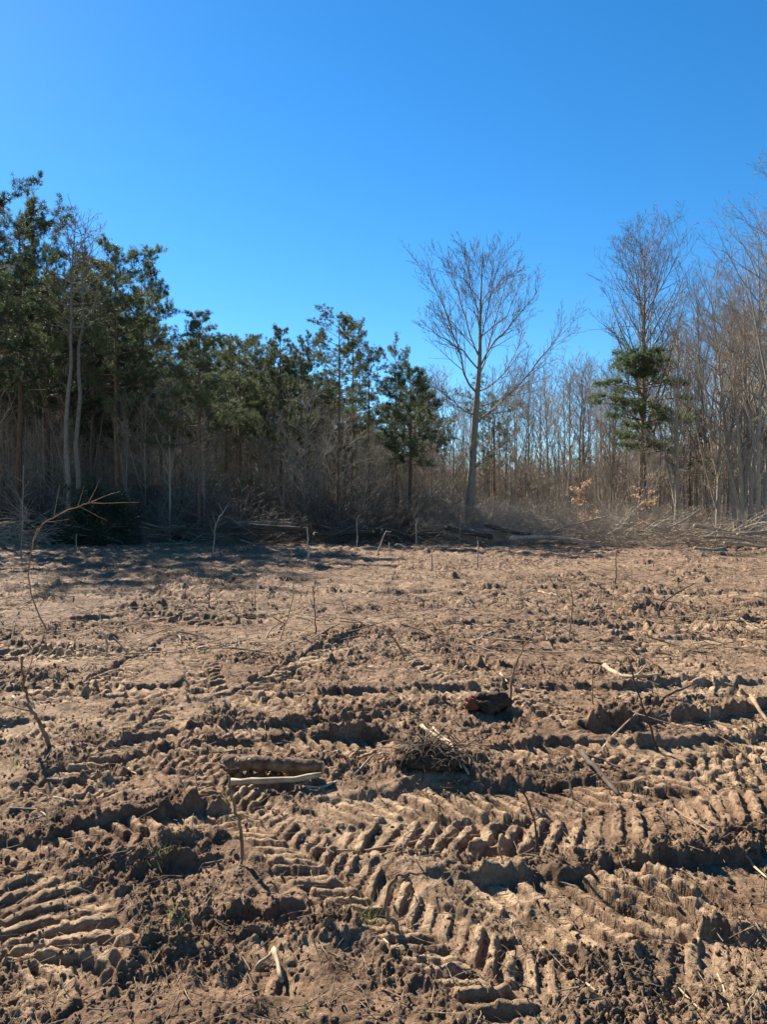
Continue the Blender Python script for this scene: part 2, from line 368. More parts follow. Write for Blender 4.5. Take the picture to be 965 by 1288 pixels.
def soil_material():
    m, t, b = mat('bare_soil', .95, .12)
    N = t.nodes.new; L = t.links.new
    geo = N('ShaderNodeNewGeometry')
    def noi(s, d=6, r=.55):
        n = N('ShaderNodeTexNoise'); n.inputs['Scale'].default_value = s; n.inputs['Detail'].default_value = d; n.inputs['Roughness'].default_value = r
        L(geo.outputs['Position'], n.inputs['Vector']); return n
    def ramp(src, cols):
        c = N('ShaderNodeValToRGB'); e = c.color_ramp.elements
        while len(e) < len(cols): e.new(.5)
        for q, (p, col) in zip(e, cols): q.position = p; q.color = (*col, 1)
        L(src, c.inputs[0]); return c.outputs[0]
    def mix(f, a, bb, mode='MIX'):
        x = N('ShaderNodeMix'); x.data_type = 'RGBA'; x.blend_type = mode
        if isinstance(f, float): x.inputs[0].default_value = f
        else: L(f, x.inputs[0])
        for s, v in ((6, a), (7, bb)):
            if isinstance(v, tuple): x.inputs[s].default_value = (*v, 1)
            else: L(v, x.inputs[s])
        return x.outputs[2]
    big = ramp(noi(.45, 5).outputs['Fac'], [(.33, (.165, .094, .056)), (.5, (.243, .154, .095)), (.67, (.320, .217, .136))])
    med = ramp(noi(4.5, 6, .6).outputs['Fac'], [(.34, (.52, .49, .47)), (.5, (.97, .96, .95)), (.70, (1.32, 1.32, 1.28))])
    col = mix(1.0, big, med, 'MULTIPLY')
    fine = ramp(noi(55, 5, .7).outputs['Fac'], [(.28, (.60, .58, .56)), (.5, (1, 1, 1)), (.74, (1.35, 1.33, 1.28))])
    col = mix(.9, col, fine, 'MULTIPLY')
    at_ = N('ShaderNodeAttribute'); at_.attribute_name = 'pressed'
    col = mix(at_.outputs['Fac'], col, mix(1.0, col, (1.55, 1.62, 1.58), 'MULTIPLY'))
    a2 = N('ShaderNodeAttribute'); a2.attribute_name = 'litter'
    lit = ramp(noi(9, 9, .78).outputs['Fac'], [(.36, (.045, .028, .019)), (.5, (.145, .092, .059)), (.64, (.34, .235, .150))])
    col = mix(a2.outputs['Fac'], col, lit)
    # straw coloured crumbs and chips
    vo = N('ShaderNodeTexVoronoi'); vo.inputs['Scale'].default_value = 30; L(geo.outputs['Position'], vo.inputs['Vector'])
    lt = N('ShaderNodeMath'); lt.operation = 'LESS_THAN'; lt.inputs[1].default_value = .13; L(vo.outputs['Distance'], lt.inputs[0])
    rn = N('ShaderNodeMath'); rn.operation = 'GREATER_THAN'; rn.inputs[1].default_value = .86
    sc_ = N('ShaderNodeSeparateColor'); L(vo.outputs['Color'], sc_.inputs[0]); L(sc_.outputs[0], rn.inputs[0])
    mu = N('ShaderNodeMath'); mu.operation = 'MULTIPLY'; L(lt.outputs[0], mu.inputs[0]); L(rn.outputs[0], mu.inputs[1])
    col = mix(mu.outputs[0], col, (.42, .33, .22))
    L(col, b.inputs['Base Color'])
    n1 = noi(28, 8, .7); n2 = noi(140, 4, .7)
    b1 = N('ShaderNodeBump'); b1.inputs['Strength'].default_value = .9; b1.inputs['Distance'].default_value = .035; L(n1.outputs['Fac'], b1.inputs['Height'])
    b2 = N('ShaderNodeBump'); b2.inputs['Strength'].default_value = .8; b2.inputs['Distance'].default_value = .009; L(n2.outputs['Fac'], b2.inputs['Height']); L(b1.outputs[0], b2.inputs['Normal'])
    L(b2.outputs[0], b.inputs['Normal'])
    return m
M['soil'] = soil_material()
M['clod'] = noise_mat('loose_soil', [(.3, (.15, .096, .058)), (.7, (.34, .235, .145))], 3, rough=.95, bump=.9, bscale=40, bdist=.02)
M['red_clod'] = noise_mat('red_clay', [(.3, (.10, .038, .022)), (.7, (.22, .085, .045))], 9, rough=.95, bump=1, bscale=35, bdist=.03)
M['dark_clod'] = noise_mat('dark_root_soil', [(.3, (.035, .022, .014)), (.7, (.10, .066, .044))], 9, rough=.95, bump=1, bscale=35, bdist=.03)

# ------------------------------------------------------------------ the ground, one sheet, finest near the viewer
APEX = 1.6
u_f = np.linspace(-.565, .565, 900)
u = np.concatenate([-np.geomspace(4, .58, 22), u_f, np.geomspace(.58, 4, 22)])
rows = [0.9]
while rows[-1] < 1.9: rows.append(rows[-1] + .03)
while rows[-1] < 40: rows.append(rows[-1] * (1 + (.0031 if rows[-1] < 12 else .0052)))
while rows[-1] < 420: rows.append(rows[-1] * 1.06)
rows = np.array([-20, -5, -1, 0, .5] + rows)
UU, YY = np.meshgrid(u, rows)
XX = UU * np.maximum(YY + APEX, 1.6)
xs = XX.ravel(); ys = YY.ravel()
hz, mk, rg = ground_full(xs, ys); pressed = track_fields.pr
near = sstep(-0.5, 1.6, ys); hz = hz * near * sstep(1.6, .8, np.abs(xs) / np.maximum(ys + APEX, 1.6))
nr, nc = XX.shape
i0 = (np.arange(nr - 1) * nc)[:, None] + np.arange(nc - 1)[None, :]
F = np.stack([i0, i0 + 1, i0 + nc + 1, i0 + nc], axis=2).reshape(-1, 4)
jw = near * sstep(30, 10, ys) * (.35 + rg)
dx_ = .012 * jw * (vn(hz * 38 + xs * 19, ys * 40 + hz * 21, 4) - .5) + .006 * jw * (vn(hz * 90 + xs * 31, ys * 80 - hz * 50, 6) - .5)
dy_ = .012 * jw * (vn(xs * 38, hz * 45 + ys * 21, 5) - .5) + .006 * jw * (vn(xs * 85, hz * 105 + ys * 30, 7) - .5)
gm = quick_mesh('ground', np.stack([xs + dx_, ys + dy_, hz], 1), Fq=F, mats=[M['soil']])
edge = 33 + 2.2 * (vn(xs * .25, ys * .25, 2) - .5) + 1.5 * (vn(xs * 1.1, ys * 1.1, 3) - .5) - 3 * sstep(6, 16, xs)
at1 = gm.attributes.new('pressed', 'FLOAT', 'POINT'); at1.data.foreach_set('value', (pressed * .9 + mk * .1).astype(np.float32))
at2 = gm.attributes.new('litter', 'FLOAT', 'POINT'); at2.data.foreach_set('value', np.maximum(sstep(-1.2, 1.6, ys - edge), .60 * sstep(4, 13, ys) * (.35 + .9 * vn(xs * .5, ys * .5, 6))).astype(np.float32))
tag(link('ground', gm), kind='structure')

# ------------------------------------------------------------------ generators for trees
def unit(v): return v / (np.linalg.norm(v) + 1e-9)
def curve(p, d, L, n, rs, up=0.0, wob=.08):
    pts = [np.array(p, float)]; d = unit(np.array(d, float)); st = L / (n - 1)
    for i in range(n - 1):
        d = unit(d + np.array([0, 0, up / (n - 1)]) + rs.normal(0, wob, 3)); pts.append(pts[-1] + d * st)
    return np.array(pts), d
def interp(P, t):
    f = t * (len(P) - 1); i = min(int(f), len(P) - 2); a = f - i
    return P[i] * (1 - a) + P[i + 1] * a, unit(P[i + 1] - P[i])
def side(d, rs, ang):
    r = rs.normal(0, 1, 3); r -= d * r.dot(d); r = unit(r)
    return unit(d * math.cos(ang) + r * math.sin(ang))

def twigs(T, P, L, r0, lvl, maxl, rs, cnt, up, mat=0, t0=.2, minr=.004, ang=(28, 55), lf=(.35, .6)):
    if lvl > maxl: return
    n = cnt[min(lvl, len(cnt) - 1)]; n = max(1, int(n * rs.uniform(.8, 1.2)))
    for i in range(n):
        t = t0 + (1 - t0) * (i + rs.uniform(0, 1)) / n; t = min(t, .99)
        p, d = interp(P, t)
        l = L * rs.uniform(*lf) * (1.15 - .65 * t); r = max(r0 * (1 - .75 * t) * .62, minr)
        dd = side(d, rs, R(rs.uniform(*ang)))
        npt = 5 if lvl <= 1 else (4 if lvl == 2 else 2)
        Q, _ = curve(p, dd, l, npt, rs, up, .10)
        T.add(Q, np.linspace(r, max(r * .3, minr * .6), npt), 4 if lvl <= 1 else 3, mat=mat)
        twigs(T, Q, l, r, lvl + 1, maxl, rs, cnt, up, mat, t0, minr, ang, lf)

def bare_tree(name, seed, H, r0, limbs, cb=.35, spread=.26, upang=(30, 55), cnt=(0, 7, 5, 3), maxl=3, mats=None, join=False, loc=(0, 0, 0), lean=(0, 0), minr=.005, env=None, kink=.02, forks=0):
    """leafless tree: trunk and limbs, each limb carrying its own twigs"""
    rs = np.random.default_rng(seed); mats = mats or [M['bark'], M['twig']]
    root = empty(name, loc)
    n = 14; z = np.linspace(0, 1, n)
    P = np.stack([lean[0] * z + np.cumsum(rs.normal(0, kink * H / n, n)), lean[1] * z + np.cumsum(rs.normal(0, kink * H / n, n)), z * H], 1); P[:, :2] -= P[0, :2]; P[0, 2] = -.15
    T = Tubes(); rad = r0 * (1 - z) ** .85 + .008; rad[0] *= 1.35; rad[1] *= 1.05
    T.add(P, rad, 9); T.obj('trunk', [mats[0]], root)
    for _ in range(forks):
        T = Tubes()
        t = rs.uniform(.08, .35); p, d = interp(P, t); ll = H * (1 - t) * rs.uniform(.75, .95)
        Q, _d = curve(p, side(d, rs, R(rs.uniform(8, 18))), ll, 10, rs, .12, .03)
        T.add(Q, np.linspace(r0 * .6, .01, 10), 6); T.obj('stem', [mats[0]], root)
    allT = Tubes(); az = rs.uniform(0, 6.28)
    for i in range(limbs):
        t = cb + (1 - cb) * (max(0, i + rs.uniform(-.3, .3)) / limbs) ** .9; t = min(max(t, cb * .9), .97)
        p, d = interp(P, t); az += 2.4 + rs.uniform(-.5, .5)
        e = env(t) if env else (math.sin(math.pi * min(1, (1 - t) / (1 - cb) * .75 + .12)) * .9 + .1)
        L = H * spread * e * rs.uniform(.8, 1.2) * 1.35
        a = R(rs.uniform(*upang)); dv = np.array([math.cos(az) * math.sin(a), math.sin(az) * math.sin(a), math.cos(a)])
        r = max(.010, r0 * .42 * (1 - t) ** .6 + .006)
        Q, _ = curve(p, dv, L, 7, rs, .35, .07)
        LT = allT if join else Tubes()
        LT.add(Q, np.linspace(r, .006, 7), 5)
        twigs(LT, Q, L, r, 1, maxl, rs, cnt, .35, minr=minr)
        if not join: LT.obj('limb', [mats[1]], root)
    Q, _ = curve(P[-4], P[-1] - P[-4], H * .1, 3, rs); twigs(allT, P[-5:], H * .22, .02, 1, maxl, rs, (0, 9, 5, 3), .3, minr=minr)
    allT.obj('crown', [mats[1]], root)
    return root

def needles(C, D, rs, k=9, ln=(.10, .19), wd=.022, spread=.9):
    """triangular needle sprays: centres C, directions D"""
    n = len(C); C = np.repeat(C, k, 0); D = np.repeat(D, k, 0)
    v = D + rs.normal(0, spread, D.shape); v[:, 2] += .15; v /= np.linalg.norm(v, axis=1, keepdims=True)
    s = np.cross(v, rs.normal(0, 1, v.shape)); s /= (np.linalg.norm(s, axis=1, keepdims=True) + 1e-9)
    l = rs.uniform(*ln, (n * k, 1)); w_ = rs.uniform(.6, 1.3, (n * k, 1)) * wd
    b = C + rs.normal(0, .03, C.shape)
    V = np.stack([b - s * w_ * .5, b + s * w_ * .5, b + v * l], 1).reshape(-1, 3)
    return V, np.arange(n * k * 3).reshape(-1, 3)

def pine(name, seed, H, r0, cb=.55, cr=2.2, limbs=36, shape='round', dark=False, loc=(0, 0, 0), dens=1.0, lean=(0, 0), dead=14, nk=9, wd=.024, ln=(.10, .19)):
    rs = np.random.default_rng(seed); root = empty(name, loc)
    n = 14; z = np.linspace(0, 1, n); wob = np.cumsum(rs.normal(0, .012 * H / 3, (n, 2)), 0) * .35
    P = np.stack([lean[0] * z + wob[:, 0], lean[1] * z + wob[:, 1], z * H], 1); P[:, :2] -= P[0, :2]; P[0, 2] = -.15
    T = Tubes(); rad = r0 * (1 - z) ** .8 + .012; rad[0] *= 1.3; T.add(P, rad, 8); T.obj('trunk', [M['pine_bark']], root)
    tc, td = [], []; az = rs.uniform(0, 6.28)
    for i in range(dead):
        DT = Tubes()
        t = rs.uniform(.18, cb + .1); p, d = interp(P, t); a = rs.uniform(0, 6.28)
        Q, _ = curve(p, (math.cos(a), math.sin(a), rs.uniform(-.3, .4)), rs.uniform(.4, 1.6), 5, rs, -.1, .15)
        DT.add(Q, np.linspace(.018, .005, 5), 3); twigs(DT, Q, 1.0, .01, 2, 2, rs, (0, 0, 3), 0, minr=.005)
        DT.obj('dead_branch', [M['twig']], root)
    for i in range(limbs):
        f = (i + rs.uniform(-.4, .4)) / limbs; f = min(max(f, 0), .985); t = cb + (1 - cb) * f
        p, d = interp(P, t); az += 2.4 + rs.uniform(-.6, .6)
        if shape == 'round': e = (math.sin(math.pi * (f * .72 + .2))) ** .7
        elif shape == 'flat': e = .55 + .6 * f if f < .8 else 1.0
        else: e = 1.05 - f * .9
        e *= rs.choice([.55, .8, 1.0, 1.25], p=[.2, .3, .3, .2]); L = cr * max(e, .2)
        el = rs.uniform(-.2, .15) + max(0, f - .35) * 1.0 if shape != 'flat' else rs.uniform(-.05, .2) + f * .25
        Q, dd = curve(p, (math.cos(az) * math.cos(el), math.sin(az) * math.cos(el), math.sin(el)), L, 6, rs, .30, .10)
        LT = Tubes(); LT.add(Q, np.linspace(.012 + .022 * (1 - f), .006, 6), 4)
        m = int(6 + L * 3)
        for j in range(m):
            tt = .30 + .68 * (j + rs.uniform(0, .9)) / m; q, dq = interp(Q, min(tt, .99))
            l2 = L * rs.uniform(.16, .34) * (1.2 - tt * .6) + .12
            S, ds = curve(q, side(dq, rs, R(rs.uniform(30, 65))) + np.array([0, 0, .25]), l2, 3, rs, .4, .1)
            LT.add(S, [.008, .006, .004], 3)
            kk = max(2, int((2 + l2 * 7) * dens))
            for _ in range(kk):
                g = rs.uniform(.25, 1.08); c = S[0] + (S[2] - S[0]) * g + rs.normal(0, .05, 3) * (1, 1, .6); tc.append(c); td.append(ds)
        for _ in range(int(5 * dens)): tc.append(Q[-1] + rs.normal(0, .08, 3)); td.append(dd)
        if limbs < 60: LT.obj('limb', [M['pine_bark']], root)
    for _ in range(12): tc.append(P[-1] + rs.normal(0, .09, 3)); td.append(np.array([0, 0, 1.]))
    V, Ft = needles(np.array(tc), np.array(td), rs, nk, ln, wd)
    link('crown', quick_mesh('crown', V, Ft=Ft, mats=[M['needle_dark' if dark else 'needle']], smooth=False), root)
    return root

# ------------------------------------------------------------------ front pines (pixel of axis at top, top y, distance)
def place(root, px, Y, py_top, H0, label, cat, group=None, rz=0, sxy=1.0, base_px=None):
    x = at(px, Y); H = zat(py_top, Y); s = H / H0
    root.location = (x, Y, 0); root.scale = (s * sxy, s * sxy, s); root.rotation_euler = (0, 0, rz)
    return tag(root, label, cat, group)

PP = []   # prototypes, all nominally 14 m
PP.append(pine('pine_tree', 11, 14, .12, .50, 3.0, 42, dens=1.2, wd=.019, nk=15))
PP.append(pine('pine_tree', 12, 14, .11, .58, 2.4, 32, dens=1.05, wd=.019, nk=15))
PP.append(pine('pine_tree', 13, 14, .12, .42, 3.1, 42, dark=True, dens=1.15, wd=.019, nk=15))
PP.append(pine('pine_tree', 14, 14, .10, .60, 1.9, 26, dens=1.0, wd=.019, nk=14))
PP.append(pine('pine_tree', 15, 14, .11, .45, 3.1, 44, shape='cone', dens=1.2, wd=.019, nk=15))
used = [False] * len(PP)
def new_pine(k):
    if not used[k]: used[k] = True; return PP[k]
    return copy_tree(PP[k], (0, 0, 0))
FRONT = [  # proto, px, Y, top py, width factor, rz, label
    (2, -18, 33, 243, 1.05, 0, 'tallest dark pine, cut off by the left edge of the photo'),
    (0, 22, 36, 283, 1.1, 1, 'tall pine just inside the left edge, left of the two dead tops'),
    (2, 60, 40, 312, 1.0, 2, 'dense pine directly behind the two dead leafless treetops'),
    (0, 148, 36, 322, 1.0, 4, 'broad dark pine with rounded top right of the two dead treetops'),
    (2, 182, 40, 352, .9, 3, 'pine whose low boughs reach right into the first dip of the tree line'),
    (1, 118, 42, 330, 1.1, 5, 'pine squeezed between the right dead treetop and the broad rounded pine'),
    (4, 250, 38, 396, 1.15, 0, 'bushy pointed pine right of the first dip in the tree line'),
    (1, 302, 44, 432, 1.1, 1, 'light green pine between the bushy pointed pine and the layered pine'),
    (4, 354, 42, 417, .95, 2, 'layered pine with small pointed top left of the tall open pine'),
    (0, 388, 50, 432, .8, 3, 'small pale pine filling the gap left of the tall open pine'),
    (1, 426, 40, 399, 1.05, 4, 'tall open pine on long bare reddish trunk, highest in the middle'),
    (3, 444, 43, 415, 1.0, 5, 'slim pine leaning against the right side of the tall open pine'),
    (3, 464, 42, 440, 1.1, 2, 'thin pine with small crown right of the tall open pine'),
    (3, 498, 46, 436, .9, 3, 'slender spire topped pine above the dark bushy evergreen'),
    (1, 330, 52, 436, 1.0, 0.5, 'pale distant pine behind and left of the layered pine'),
]
for k, px, Y, top, wf, rz, lab in FRONT:
    Y -= 3.0 if 240 < px < 490 else 0
    place(new_pine(k), px, Y, top, 14, lab, 'pine tree', 'pines along the left edge of the clearing', rz, wf)
d = pine('evergreen_tree', 31, 9, .12, .45, 1.9, 44, dark=True, dens=1.5, shape='round', dead=6)
place(d, 515, 39, 470, 9, 'compact dark bushy evergreen at the right end of the pines', 'evergreen tree')
d = pine('pine_tree', 32, 10, .13, .45, 2.6, 34, shape='flat', dens=1.0)
place(d, 622, 56, 500, 10, 'pale distant flat pine seen behind the trunk of the big bare tree', 'pine tree')
# flat topped pine on the right with twin knotty trunk
d = pine('pine_tree', 33, 9.6, .11, .45, 1.9, 22, shape='flat', dens=.5, dead=26, lean=(.25, 0), wd=.02)
T = Tubes(); rs = np.random.default_rng(5)
Q, _ = curve((.42, .1, -.1), (-.03, 0, 1), 8.8, 10, rs, 0, .03); T.add(Q, np.linspace(.085, .02, 10), 7); T.obj('trunk', [M['pine_bark']], d)
nc_ = []; nd_ = []
kz = 9.9 / zat(432, 42)
rsp = random.Random(3)
for (px, py, rx, rz_) in [(rsp.gauss(808, 14), rsp.uniform(440, 470), rsp.uniform(8, 17), rsp.uniform(6, 10)) for _ in range(14)] + [(rsp.gauss(806, 26), rsp.uniform(475, 575), rsp.uniform(5, 13), rsp.uniform(4, 8)) for _ in range(22)] + [(a, b + rsp.uniform(-4, 4), c * .7, e * 1.2) for a, b, c, e in ((805, 444, 27, 11), (836, 456, 17, 7), (815, 468, 30, 7), (768, 484, 15, 4), (790, 492, 24, 5), (850, 484, 17, 5), (800, 512, 34, 6), (862, 503, 12, 4), (773, 524, 18, 5), (838, 528, 22, 5), (800, 545, 26, 6), (780, 560, 14, 4), (828, 556, 16, 4))]:
    cx_ = (px - 805) / FPX * 42 * kz; cz_ = zat(py, 42) * kz; ax = rx / FPX * 42 * kz; az_ = rz_ / FPX * 42 * kz; cy_ = rs.normal(0, .35)
    for _ in range(int(4.2 * rx)):
        a = rs.uniform(0, 6.28); r = rs.uniform(0, 1) ** .5
        nc_.append((cx_ + math.cos(a) * r * ax, cy_ + math.sin(a) * r * ax * .9, cz_ + az_ * (1 - r) * rs.uniform(-.8, 1.1) - .12 * r * ax + rs.normal(0, .07))); nd_.append((math.cos(a) * .8, math.sin(a) * .8, .45))
    T = Tubes(); T.add([(.12, 0, cz_ - .25), (cx_ * .6, cy_ * .7, cz_ - .08), (cx_, cy_, cz_)], [.03, .02, .01], 4); T.obj('limb', [M['pine_bark']], d)
V, Ft = needles(np.array(nc_), np.array(nd_), rs, 12, (.12, .20), .030)
link('crown_top', quick_mesh('crown_top', V, Ft=Ft, mats=[M['sunlit_needle']], smooth=False), d)
place(d, 805, 42, 432, 9.9, 'flat topped green pine with ragged tiers standing alone on the right', 'pine tree')
d = pine('pine_tree', 34, 6, .08, .5, 1.3, 20, dark=True, dens=.9)
place(d, 868, 50, 520, 6, 'small dark pine half hidden right of the flat topped pine', 'pine tree')

# two dead snags over the left pines
for i, (bx, tx, ty, Y, lab) in enumerate(((86, 84, 268, 33.0, 'left one of two dead trees with leafless tops above the pines'), (97, 109, 283, 33.6, 'right one of two dead trees with leafless tops above the pines'))):
    H = zat(ty, Y); t = bare_tree('dead_tree', 60 + i, H, .13, 30, cb=.62, spread=.10, upang=(50, 95), cnt=(0, 4, 3), maxl=2, mats=[M['bark'], M['twig']], lean=(at(tx, Y) - at(bx, Y), 0), kink=.07, minr=.008)
    t.location = (at(bx, Y), Y, 0); tag(t, lab, 'dead tree', 'dead tree pair')

# ------------------------------------------------------------------ the big bare tree, main limbs drawn from the photograph
Y0 = 38.0
big = empty('bare_tree', (at(589, Y0), Y0, 0))
rs = np.random.default_rng(77)
def P3(lst, dep):
    out = []
    for i, (a, b) in enumerate(lst):
        out.append((at(a, Y0) - at(589, Y0), dep * (i / max(1, len(lst) - 1)), zat(b, Y0)))
    return np.array(out)
trunk_px = [(589, 678), (590, 655), (592, 620), (595, 580), (597, 545), (599, 515), (601, 490), (603, 465), (604, 440), (604, 410), (605, 380), (606, 350), (607, 325), (608, 309)]
TP = P3(trunk_px, 0); TP[0, 2] = -.1
T = Tubes(); T.add(TP, [.8 * v for v in [.32, .28, .255, .235, .22, .20, .17, .145, .115, .085, .062, .042, .025, .012]], 10); T.obj('trunk', [M['bark']], big)
LIMBS = [  # pixel polyline, depth drift, radius
    ([(598, 535), (615, 520), (640, 497), (665, 470), (690, 440), (706, 412)], -1.0, .085),
    ([(599, 512), (622, 505), (648, 492), (665, 480)], 1.5, .05),
    ([(598, 522), (575, 512), (560, 503), (548, 490)], -1.2, .055),
    ([(597, 590), (612, 575), (630, 560)], -.8, .05), ([(596, 562), (583, 553), (573, 548)], .8, .03),
    ([(600, 495), (583, 470), (575, 435), (562, 400), (545, 365), (535, 345)], -.8, .08),
    ([(602, 465), (584, 440), (565, 425), (545, 410), (531, 395)], 1.2, .06),
    ([(603, 492), (625, 478), (640, 462), (652, 440), (662, 410)], 1.0, .055),
    ([(604, 462), (622, 430), (638, 415), (655, 395), (672, 370)], -1.2, .065),
    ([(604, 470), (614, 440), (625, 400), (637, 360), (645, 335)], 1.0, .06),
    ([(603, 450), (592, 420), (582, 380), (572, 345), (566, 325)], 1.2, .06),
    ([(604, 440), (600, 400), (590, 360), (580, 325)], -1.4, .045),
    ([(605, 430), (612, 395), (620, 355), (628, 325)], -1.0, .045),
    ([(605, 400), (596, 370), (592, 335), (588, 312)], .9, .035),
    ([(606, 395), (616, 365), (622, 335), (625, 314)], .8, .035),
    ([(606, 385), (630, 355), (648, 345)], -1, .03), ([(605, 380), (585, 350), (560, 335)], .6, .03),
    ([(604, 425), (640, 395), (655, 360), (660, 345)], 1.4, .04), ([(603, 445), (570, 400), (550, 385)], 1.5, .035),
    ([(606, 355), (600, 330), (598, 312)], .3, .02), ([(606, 350), (613, 330), (616, 311)], -.3, .02),
]
for pl, dep, r in LIMBS:
    Q = P3(pl, dep); ps = []
    for i in range(len(Q) - 1):
        for t in (0, .5): ps.append(Q[i] * (1 - t) + Q[i + 1] * t + (rs.normal(0, .04, 3) if t else 0))
    ps.append(Q[-1]); Q = np.array(ps); L = float(np.sum(np.linalg.norm(np.diff(Q, axis=0), axis=1)))
    LT = Tubes(); LT.add(Q, np.linspace(r * .72, .008, len(Q)), 6); lo = LT.obj('limb', [M['twig']], big)
    nb = int(6 + L * 2.2)
    for i in range(nb):
        t = .14 + .85 * (i + rs.random()) / nb; p, dq = interp(Q, min(t, .99)); l = L * rs.uniform(.20, .42) * (1.15 - .6 * t) + .25; rb = max(.007, r * .32 * (1 - t * .7))
        B, _ = curve(p, side(dq, rs, R(rs.uniform(24, 46))), l, 6, rs, .4, .06); bt = Tubes(); bt.add(B, np.linspace(rb, .005, 6), 4)
        twigs(bt, B, l, rb, 2, 4, rs, (0, 0, 8, 5, 1), .35, t0=.15, minr=.0055, ang=(22, 48), lf=(.25, .45)); bt.obj('branch', [M['twig']], lo)
tag(big, 'big leafless tree with wide airy crown standing alone in front of the woods', 'tree')

# ------------------------------------------------------------------ bare trees on the right
t = bare_tree('bare_tree', 81, 17, .19, 44, cb=.30, spread=.22, upang=(18, 42), cnt=(0, 9, 6, 3), mats=[M['bark'], M['twig']], forks=4, minr=.006)
place(t, 808, 47, 318, 17, 'tall fan shaped leafless tree rising behind the flat topped pine', 'tree')
RIGHT = [  # px, Y, top, seed, width, lean, pale, label
    (850, 40, 385, 82, .20, .3, 1, 'pale barked forked tree just right of the flat topped pine'),
    (893, 44, 362, 83, .22, -.6, 0, 'leaning slim tree between the pale forked tree and the clump on the right'),
    (928, 38, 352, 84, .22, -1.2, 1, 'leftmost pale stem of the tall clump at the right edge'),
    (955, 36, 290, 85, .26, .2, 1, 'thickest pale tree of the clump at the right edge'),
    (1006, 30, 205, 86, .17, -.2, 0, 'tall tree whose branches reach in from beyond the right edge'),
    (936, 37, 372, 801, .16, -.9, 1, 'thin pale stem leaning left, second in the clump at the right edge'),
    (946, 37.5, 350, 802, .17, -.2, 1, 'thin upright pale stem in the middle of the clump at the right edge'),
    (962, 37, 330, 803, .18, .7, 1, 'thin pale stem leaning right, last in the clump at the right edge'),
    (975, 39, 310, 804, .20, -.5, 1, 'pale tree cut by the right edge behind the clump'),
    (903, 41, 400, 805, .16, .6, 1, 'short pale tree just left of the clump at the right edge'),
    (915, 50, 372, 87, .24, .5, 0, 'dense twiggy tree behind the clump at the right edge'),
]
rt = []
for px, Y, top, seed, sp, ln_, pale, lab in RIGHT:
    H = zat(top, Y)
    t = bare_tree('bare_tree', seed, H, .115 if pale else .11, 26, cb=.25, spread=sp * .9, upang=(22, 50), cnt=(0, 7, 5, 2), mats=[M['pale_bark'] if pale else M['bark'], M['twig_grey']], lean=(ln_, .3), forks=2, kink=.035, minr=.005)
    t.location = (at(px, Y), Y, 0); tag(t, lab, 'tree', 'leafless trees on the right side'); rt.append(t)

# ------------------------------------------------------------------ rows of trees behind
rsb = random.Random(4)
slim = [bare_tree('slim_tree', 90 + i, 12, .085, 22, cb=.30, spread=.17, upang=(18, 45), cnt=(0, 6, 4), maxl=2, join=True, mats=[M['bark'] if i % 2 else M['pale_bark'], M['twig' if i % 2 else 'twig_grey']], forks=1, kink=.04, minr=.009) for i in range(5)]
bushy = [bare_tree('slim_tree', 190 + i, 11, .09, 34, cb=.18, spread=.22, upang=(35, 80), cnt=(0, 7, 5), maxl=2, join=True, mats=[M['bark'], M['twig_grey']], forks=2, kink=.05, minr=.009) for i in range(2)]
first = set()
def put(proto, name_label, px, Y, H, H0, group, cat='tree', sxy=None):
    if id(proto) not in first: first.add(id(proto)); r = proto
    else: r = copy_tree(proto, (0, 0, 0))
    s = H / H0; q = s * (sxy or rsb.uniform(.85, 1.2))
    r.location = (at(px, Y), Y, 0); r.scale = (q, q, s); r.rotation_euler = (rsb.uniform(-.03, .03), rsb.uniform(-.04, .04), rsb.uniform(0, 6.28))
    tpx = HORIZON - (H - EYE) / Y * FPX
    adj = ('tall ' if tpx < topline(px) + 25 else ('mid height ' if tpx < topline(px) + 70 else 'short ')) + ('near ' if Y < 45 else ('' if Y < 62 else 'far '))
    tag(r, adj + name_label + ' ' + near_mark(px), cat, group)
MARK = [(-99, 'the tallest left pine'), (40, 'the two dead trees'), (125, 'the broad rounded dark pine'), (205, 'the bushy pointed pine'), (280, 'the light green pine'), (330, 'the layered pine'), (395, 'the tall open pine'), (450, 'the thin small crowned pine'), (490, 'the compact dark bushy evergreen'), (555, 'the big airy tree'), (625, 'the gap past the airy tree'), (690, 'the orange leaved sapling'), (770, 'the flat topped pine'), (835, 'the pale barked forked tree'), (880, 'the leaning tree'), (920, 'the clump at the right edge')]
def near_mark(px): return [m for a, m in MARK if px >= a][-1]
def topline(px):   # tree line of the rows behind, photograph pixels
    return float(np.interp(px, [-60, 0, 60, 150, 210, 260, 330, 400, 440, 500, 545, 600, 680, 760, 820, 900, 965, 1040], [320, 335, 350, 375, 425, 428, 440, 455, 470, 490, 470, 478, 455, 450, 420, 400, 385, 380]))
# pines behind, left
for i in range(62):
    px = -50 + 600 * (i + rsb.random()) / 62; Y = rsb.uniform(44, 85); tp = topline(px) + rsb.uniform(0, 60)
    r = copy_tree(PP[rsb.randrange(5)], (0, 0, 0)); H = zat(tp, Y); s = H / 14; q = s * rsb.uniform(1.0, 1.5)
    r.location = (at(px, Y), Y, 0); r.scale = (q, q, s); r.rotation_euler = (0, 0, rsb.uniform(0, 6.28))
    tag(r, ('tall' if tp < topline(px) + 30 else 'lower') + ' pine deep in the shaded wood behind ' + near_mark(px), 'pine tree', 'pines deep in the left wood')
